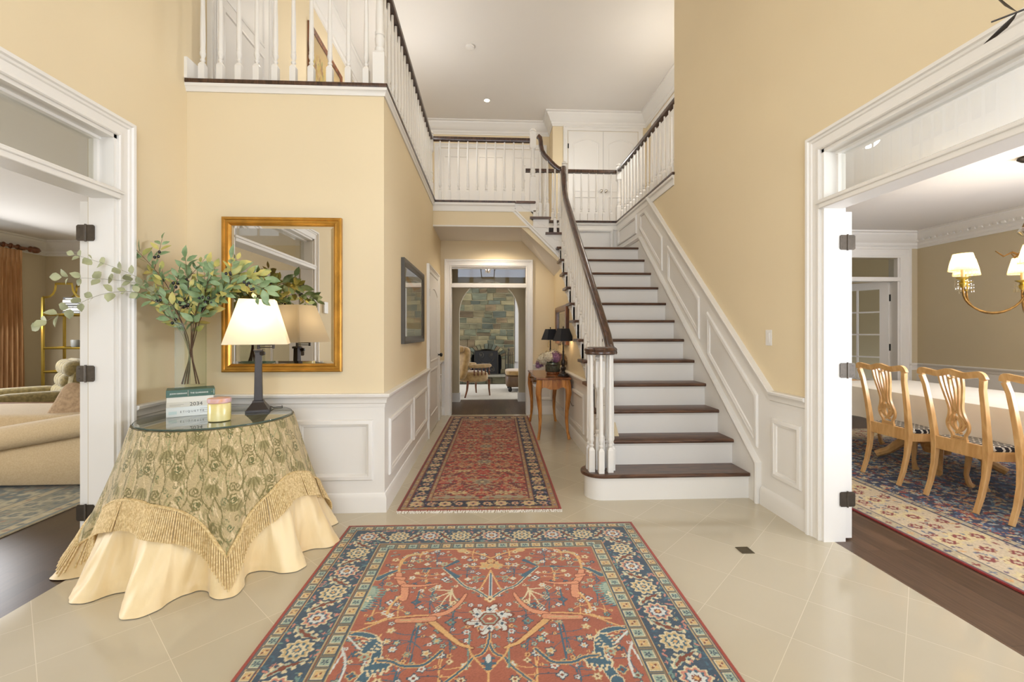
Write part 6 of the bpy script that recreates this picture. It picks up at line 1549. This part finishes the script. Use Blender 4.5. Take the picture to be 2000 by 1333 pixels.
for z in (.35,.72,1.07,1.565):
    sm = MB(); 
    for a, b in (((ex0,ey0),(ex1,ey0)),((ex0,ey1),(ex1,ey1)),((ex0,ey0),(ex0,ey1)),((ex1,ey0),(ex1,ey1))): sm.tube([(a[0],a[1],z),(b[0],b[1],z)], .015, 4, 1, (0,0,1))
    s_o = sm.build('shelf_rail', 'brass', et); MB().box(ex0+.01,ex1-.01,ey0+.01,ey1-.01,z-.004,z+.004).build('glass_shelf', 'glass', s_o)
for i in range(6):
    z = 1.584+.040*i; b_ = thing('stacked_book', ['lowest','second','third','fourth','fifth','topmost'][i]+' of the dark books stacked on the gold shelf', 'book', (-6.12, 7.19, z), 0, 'dark books on the gold shelf')
    MB().box(-6.30+.008*(i%2),-6.0,7.05,7.30,z,z+.037).build('cover', 'black' if i % 3 != 1 else 'bk_grey', b_); MB().box(-6.26,-6.06,7.0485,7.05,z+.012,z+.022).build('title_strip', 'inkw', b_)
cp = thing('small_cup', 'small silver cup on the middle rail of the gold shelf', 'cup', (-6.20, 7.15, 1.075))
MB().lathe((-6.20,7.15,1.076), [(.04,0),(.055,.02),(.06,.10),(.058,.115)], 20).build('cup_body', P('frosted_cup', (150,150,144), .4), cp)
# curtain and rod
rod = thing('curtain_rod', 'dark bronze curtain rod with carved finial in the sitting room', 'curtain rod', (-6.93, 6.0, 2.55))
MB().lathe((-6.93,4.5,2.56), [(.02,0),(.02,2.72)], 12, ax='y').build('rod', 'walnut', rod)
MB().lathe((-6.93,7.22,2.56), [(.022,0),(.045,.015),(.03,.03),(.05,.07),(.045,.12),(.015,.16),(.012,.17)], 14, ax='y').build('finial', 'walnut', rod)
MB().box(-7.05,-6.94,7.14,7.17,2.53,2.58).build('bracket', 'walnut', rod)
for i in range(6): MB().lathe((-6.93,6.55+.10*i,2.56), [(.034,-.006),(.040,0),(.034,.006)], 14, ax='y').build('ring', 'walnut', rod)
m = MB(); vs = []; n_, k_ = 120, 24
for j in range(k_+1):
    t = j/k_; z = 2.52-2.48*t
    for i in range(n_+1):
        s = i/n_; a = s*11*2*PI; w = (.62+.10*t)*(1 if t > .06 else .93); amp = (.026+.030*min(1,t*2)) if t > .05 else .016
        vs.append((-6.92+amp*math.sin(a+.5*math.sin(3*t+s*5))+.015*math.sin(s*7+t*2), 7.09-w+w*s+.012*math.cos(a*1.0), z))
N_ = (n_+1)*(k_+1); vs += [(x-.004, y, z) for x, y, z in vs]
f_ = [(j*(n_+1)+i, j*(n_+1)+i+1, (j+1)*(n_+1)+i+1, (j+1)*(n_+1)+i) for j in range(k_) for i in range(n_)]
m.add(vs, f_+[tuple(q+N_ for q in f[::-1]) for f in f_]); m.build('copper_curtain', 'curtain', None, ang=80, label='long copper-gold silk curtain hanging at the sitting room window', category='curtain')
# ------------------------------------------------------------------ dining room
TBX0, TBX1, TBY0, TBY1 = 3.78, 4.88, 1.6, 5.05
dt = thing('dining_table', 'long dining table on turned pedestals hidden by a white cloth', 'table', (4.33, 3.3, 0))
MB().box(TBX0+.01,TBX1-.01,TBY0+.01,TBY1-.01,.71,.74).build('table_top', 'honey', dt)
for y in (2.5, 4.2):
    pd = MB().lathe((4.33,y,.0), [(.10,.14),(.12,.20),(.07,.26),(.09,.40),(.06,.55),(.10,.71)], 20)
    for i in range(4):
        a = PI/4+PI/2*i; pd.tube([(4.33+.06*math.cos(a),y+.06*math.sin(a),.26),(4.33+.22*math.cos(a),y+.22*math.sin(a),.24),(4.33+.36*math.cos(a),y+.36*math.sin(a),.10),(4.33+.46*math.cos(a),y+.46*math.sin(a),.045)], [.05,.05,.038,.034], 8)
    pd.build('pedestal', 'honey', dt)
cl_ = MB(); n_ = 220; vs = []
def per(s):
    L = [(TBX0,TBY0),(TBX1,TBY0),(TBX1,TBY1),(TBX0,TBY1)]; w, h = TBX1-TBX0, TBY1-TBY0; T_ = 2*(w+h); d = s*T_
    for (p, q, l_) in ((L[0],L[1],w),(L[1],L[2],h),(L[2],L[3],w),(L[3],L[0],h)):
        if d <= l_: f = d/l_; n__ = ((q[1]-p[1])/l_, -(q[0]-p[0])/l_); return (p[0]+(q[0]-p[0])*f, p[1]+(q[1]-p[1])*f), n__
        d -= l_
    return L[0], (0,-1)
rows = [(0,.746),(.012,.742),(.018,.70),(.022,.60),(.026,.50),(.030,.44)]
for o_, z in rows:
    for i in range(n_):
        (x, y), nn_ = per(i/n_); a = .010*math.sin(i*.9)*(.746-z)/.3+.008*math.sin(i*.37)*(.746-z)/.3; vs.append((x+nn_[0]*(o_+a), y+nn_[1]*(o_+a), z+.006*math.sin(i*.3)*(1 if z < .5 else 0)))
cl_.add(vs, [(j*n_+i, j*n_+(i+1)%n_, (j+1)*n_+(i+1)%n_, (j+1)*n_+i) for j in range(len(rows)-1) for i in range(n_)]+[tuple(range(n_))])
cl_.build('white_tablecloth', 'linen', None, ang=60, label='plain white cloth covering the long dining table', category='tablecloth')
for i, (x, y) in enumerate(((4.15, 2.45), (4.55, 3.2))):
    t = thing('dinner_plate', ('nearer' if i == 0 else 'farther')+' white plate laid on the dining table', 'plate', (x, y, .747)); MB().lathe((x,y,.7475), [(.06,0),(.09,.004),(.15,.016),(.15,.019),(.08,.008)], 32).build('plate_body', 'plate', t)
# chippendale chair, local x forward (towards the table)
M['seatfab'] = NT('black_white_key_pattern').m
k_s = NT('tmp'); D.materials.remove(k_s.m)
nt = M['seatfab'].node_tree; bs = nt.nodes['Principled BSDF']; bs.inputs['Roughness'].default_value = .9
tc = nt.nodes.new('ShaderNodeTexCoord'); mp = nt.nodes.new('ShaderNodeMapping'); mp.inputs['Rotation'].default_value = (0,0,PI/4); mp.inputs['Scale'].default_value = (26,26,26)
ck = nt.nodes.new('ShaderNodeTexBrick'); ck.inputs['Scale'].default_value = 1; ck.inputs['Color1'].default_value = lin((34,32,38)); ck.inputs['Color2'].default_value = lin((40,38,44)); ck.inputs['Mortar'].default_value = lin((206,200,188)); ck.inputs['Mortar Size'].default_value = .14; ck.inputs['Brick Width'].default_value = 1.6; ck.inputs['Row Height'].default_value = .8
nt.links.new(tc.outputs['Object'], mp.inputs[0]); nt.links.new(mp.outputs[0], ck.inputs[0]); nt.links.new(ck.outputs[0], bs.inputs['Base Color'])
def lean(z): return -.02-.085*max(0, (z-.42)/.58)**1.4 if z > .42 else -.02-.085*((.42-z)/.42)**2
def ribbon(m, pts, w, th=.018, taper=None):
    """flat bar in the (y,z) plane of the chair back, bent to the back's rake"""
    pts = smooth(pts, 2); n = len(pts); L = []; R = []
    for i in range(n):
        a, b = pts[max(i-1,0)], pts[min(i+1,n-1)]; dx, dz = b[0]-a[0], b[1]-a[1]; l_ = math.hypot(dx, dz) or 1
        ww = w if taper is None else w+(taper-w)*i/(n-1)
        L.append((pts[i][0]-dz/l_*ww/2, pts[i][1]+dx/l_*ww/2)); R.append((pts[i][0]+dz/l_*ww/2, pts[i][1]-dx/l_*ww/2))
    vs = []
    for q in (L, R):
        for (y, z) in q: vs += [(lean(z)-th/2, y, z), (lean(z)+th/2, y, z)]
    N2 = 2*n; fs = []
    for i in range(n-1):
        a, b = 2*i, 2*i+2; c, d = N2+2*i, N2+2*i+2
        fs += [(a,b,d,c), (a+1,c+1,d+1,b+1), (a,a+1,b+1,b), (c,d,d+1,c+1)]
    fs += [(0,N2,N2+1,1), (2*n-2,2*n-1,N2+2*n-1,N2+2*n-2)]
    m.add(vs, fs)
def dining_chair(label, mat='honey', arms=False):
    t = thing('dining_chair', label, 'chair', (0,0,0), 0, 'carved back dining chairs')
    for s_ in (-1, 1):
        q = [(z, s_*(.185+.035*(z/1.0)**2 + (.012 if z > .9 else 0))) for z in (0,.12,.25,.36,.44,.52,.64,.76,.88,.955)]
        r_ = [.017,.019,.021,.024,.026,.024,.022,.021,.020,.021]
        loc_build(MB().tube([(lean(z), y, z) for z, y in q], [v*1.12 for v in r_], 4, 1, (1,1,0)), 'leg', mat, t, bevel=.003)
        loc_build(MB().tube([(.44,s_*.235,.42),(.45,s_*.24,.34),(.455,s_*.243,.24),(.44,s_*.235,.10),(.455,s_*.242,.03),(.475,s_*.25,.005)], [.033,.032,.023,.017,.022,.028], 8, 1, (1,1,0)), 'leg', mat, t)
        loc_build(MB().prism([(-.01,s_*.185),(-.01,s_*.21),(.43,s_*.255),(.43,s_*.23)], 'z', .375, .44), 'seat_rail', mat, t)
        if arms:
            loc_build(MB().tube([(lean(.68),s_*.21,.68),(.05,s_*.25,.69),(.22,s_*.27,.68),(.30,s_*.27,.665)], [.016,.018,.022,.026], 8).tube([(.22,s_*.265,.67),(.20,s_*.25,.55),(.24,s_*.245,.43)], .016, 8), 'arm', mat, t)
    loc_build(MB().box(-.035,-.005,-.19,.19,.375,.475), 'seat_rail', mat, t, bevel=.003)
    loc_build(MB().box(.43,.455,-.235,.235,.37,.44), 'seat_rail', mat, t, bevel=.003)
    loc_build(MB().sell((.215,0,.452), (.225,.215,.028), .35, 28, 8), 'seat', 'seatfab', t)
    cm = MB(); ribbon(cm, [(-.235,.955),(-.225,.995),(-.17,.985),(-.10,.972),(-.05,.985),(0,1.0),(.05,.985),(.10,.972),(.17,.985),(.225,.995),(.235,.955)], .046, .028)
    loc_build(cm, 'crest_rail', mat, t, bevel=.005)
    sp_ = MB()
    for s_ in (-1, 1):
        ribbon(sp_, [(s_*.085,.965),(s_*.082,.90),(s_*.062,.80),(s_*.045,.72),(s_*.055,.66),(s_*.082,.60),(s_*.070,.55),(s_*.045,.52),(s_*.052,.47)], .015)
        ribbon(sp_, [(s_*.050,.97),(s_*.048,.88),(s_*.032,.78),(s_*.018,.70),(s_*.030,.62)], .013)
        ribbon(sp_, [(s_*.012,.955),(s_*.018,.88),(s_*.010,.78),(s_*.004,.70)], .012)
        ribbon(sp_, [(s_*.005,.70),(s_*.045,.64),(s_*.055,.60),(s_*.030,.56),(s_*-.02,.53)], .014)
        ribbon(sp_, [(s_*.0,.66),(s_*.030,.60),(s_*.0,.54)], .012)
    ribbon(sp_, [(-.02,.975),(-.02,.95),(0,.94),(.02,.95),(.02,.975)], .010); ribbon(sp_, [(-.055,.505),(0,.50),(.055,.505)], .014); ribbon(sp_, [(-.06,.482),(.06,.482)], .018); ribbon(sp_, [(-.08,.60),(-.04,.60)], .014); ribbon(sp_, [(.08,.60),(.04,.60)], .014)
    loc_build(sp_, 'splat', mat, t)
    return t
c0 = dining_chair('middle carved chair of the row on the near side of the white table'); c0.location = (3.56, 3.255, .011)
dup(c0, (3.545, 3.85, .011), 0, 'carved dining chair farthest back on the near side of the white table')
dup(c0, (3.585, 2.68, .011), math.radians(3), 'carved dining chair partly cut off at the right edge of the view')
dup(c0, (5.24, 3.55, .011), PI, 'carved dining chair on the far side of the white table')
dup(c0, (5.24, 2.75, .011), PI, 'carved dining chair on the far side of the table near the front wall')
a0c = dining_chair('armchair at the head of the dining table behind the row of chairs', 'honey', True); a0c.location = (4.28, 5.50, .011); a0c.rotation_euler = (0,0,-PI/2)
# chandelier
HX, HY = 4.43, 3.52
ch = thing('chandelier', 'antique brass chandelier with lit pleated shades and crystal drops', 'chandelier', (HX, HY, 1.5))
MB().lathe((HX,HY,ZL), [(.07,-.0),(.075,-.015),(.05,-.035),(.012,-.05)], 20).build('ceiling_canopy', 'bronze', ch)
cm = MB()
for i in range(14): cm.sweep([(HX+(.012*math.cos(a) if i%2 else 0), HY+(0 if i%2 else .012*math.cos(a)), 2.30+.028*i+.02*math.sin(a)) for a in np.linspace(0,2*PI,9)[:-1]], (0,1,0) if i%2 else (1,0,0), [(-.0025,-.0025),(.0025,-.0025),(.0025,.0025),(-.0025,.0025)], closed=True)
cm.build('chain', 'abrass', ch)
MB().lathe((HX,HY,1.44), [(.008,0),(.02,.02),(.03,.05),(.018,.09),(.028,.13),(.040,.18),(.022,.24),(.016,.36),(.03,.42),(.045,.46),(.024,.52),(.016,.62),(.034,.68),(.05,.72),(.02,.80),(.01,.88)], 20).build('column', 'abrass', ch)
MB().lathe((HX,HY,2.10), [(.05,0),(.075,.03),(.06,.06),(.03,.08)], 12).build('crystal_crown', 'crystal', ch)
R_ = .445
for i in range(6):
    a = math.radians(-38.9+{0:-99,1:-160,2:137,3:83,4:23,5:-37}[i])   # lateral axis of the arms
    ux, uy = math.cos(a), math.sin(a)
    p = lambda r, z: (HX+ux*r, HY+uy*r, z)
    arm = MB().tube(polyline([p(.02,1.62),p(.08,1.52),p(.20,1.46),p(.34,1.48),p(.44,1.58),p(R_,1.70)], 16), .0085, 8)
    ao = arm.build('arm', 'abrass', ch)
    MB().lathe(p(R_,1.68), [(.010,0),(.022,.02),(.026,.04),(.014,.055),(.018,.065),(.045,.08),(.050,.086),(.046,.086),(.012,.074)], 16).build('cup', 'brass', ch)
    MB().lathe(p(R_,1.75), [(.0125,0),(.0125,.10)], 12).build('candle_tube', P('cream_candle_tube', (240,214,160), .5) if i == 0 else D.materials['cream_candle_tube'], ch)
    sh = MB(); n_ = 48; vs = []
    for z, rr_ in ((1.825,.094),(1.88,.084),(1.94,.069),(1.968,.062)):
        for q in range(n_):
            A = 2*PI*q/n_; w = .0016*(1 if q % 2 else -1); vs.append((p(R_,0)[0]+(rr_+w)*math.cos(A), p(R_,0)[1]+(rr_+w)*math.sin(A), z))
    sh.add(vs, [(j*n_+q, j*n_+(q+1)%n_, (j+1)*n_+(q+1)%n_, (j+1)*n_+q) for j in range(3) for q in range(n_)]); so = sh.build('lamp_shade', 'shade_y', ch, ang=10)
    for zz_, rr_ in ((1.825,.0945),(1.968,.0625)): MB().tube([(p(R_,0)[0]+rr_*math.cos(t), p(R_,0)[1]+rr_*math.sin(t), zz_) for t in np.linspace(0,2*PI,40)], .0022, 5).build('shade_trim', 'cord', so)
    MB().lathe(p(R_,1.85), [(.006,0),(.014,.02),(.012,.04),(.002,.06)], 10).build('bulb', 'bulb', ch)
    for q in range(6):
        A = 2*PI*q/6; X, Y = p(R_,0)[0]+.047*math.cos(A), p(R_,0)[1]+.047*math.sin(A)
        MB().sell((X,Y,1.735), (.006,.006,.009), 1, 6, 6).sell((X,Y,1.712), (.006,.006,.010), 1, 6, 6).sell((X,Y,1.680), (.010,.010,.020), .8, 8, 6).build('crystal_drop', 'crystal', ch, ang=10)
    bulb('chandelier_light', p(R_, 1.90), 6.0, .02, (1, .84, .62))
for i in range(5):
    a = 2*PI*i/5; q = [(HX+r*math.cos(a), HY+r*math.sin(a), z) for r, z in ((.02,1.92),(.10,1.97),(.15,1.94),(.20,1.99))]; MB().tube(q, [.010,.009,.007,.004], 6).build('scroll', 'abrass', ch)
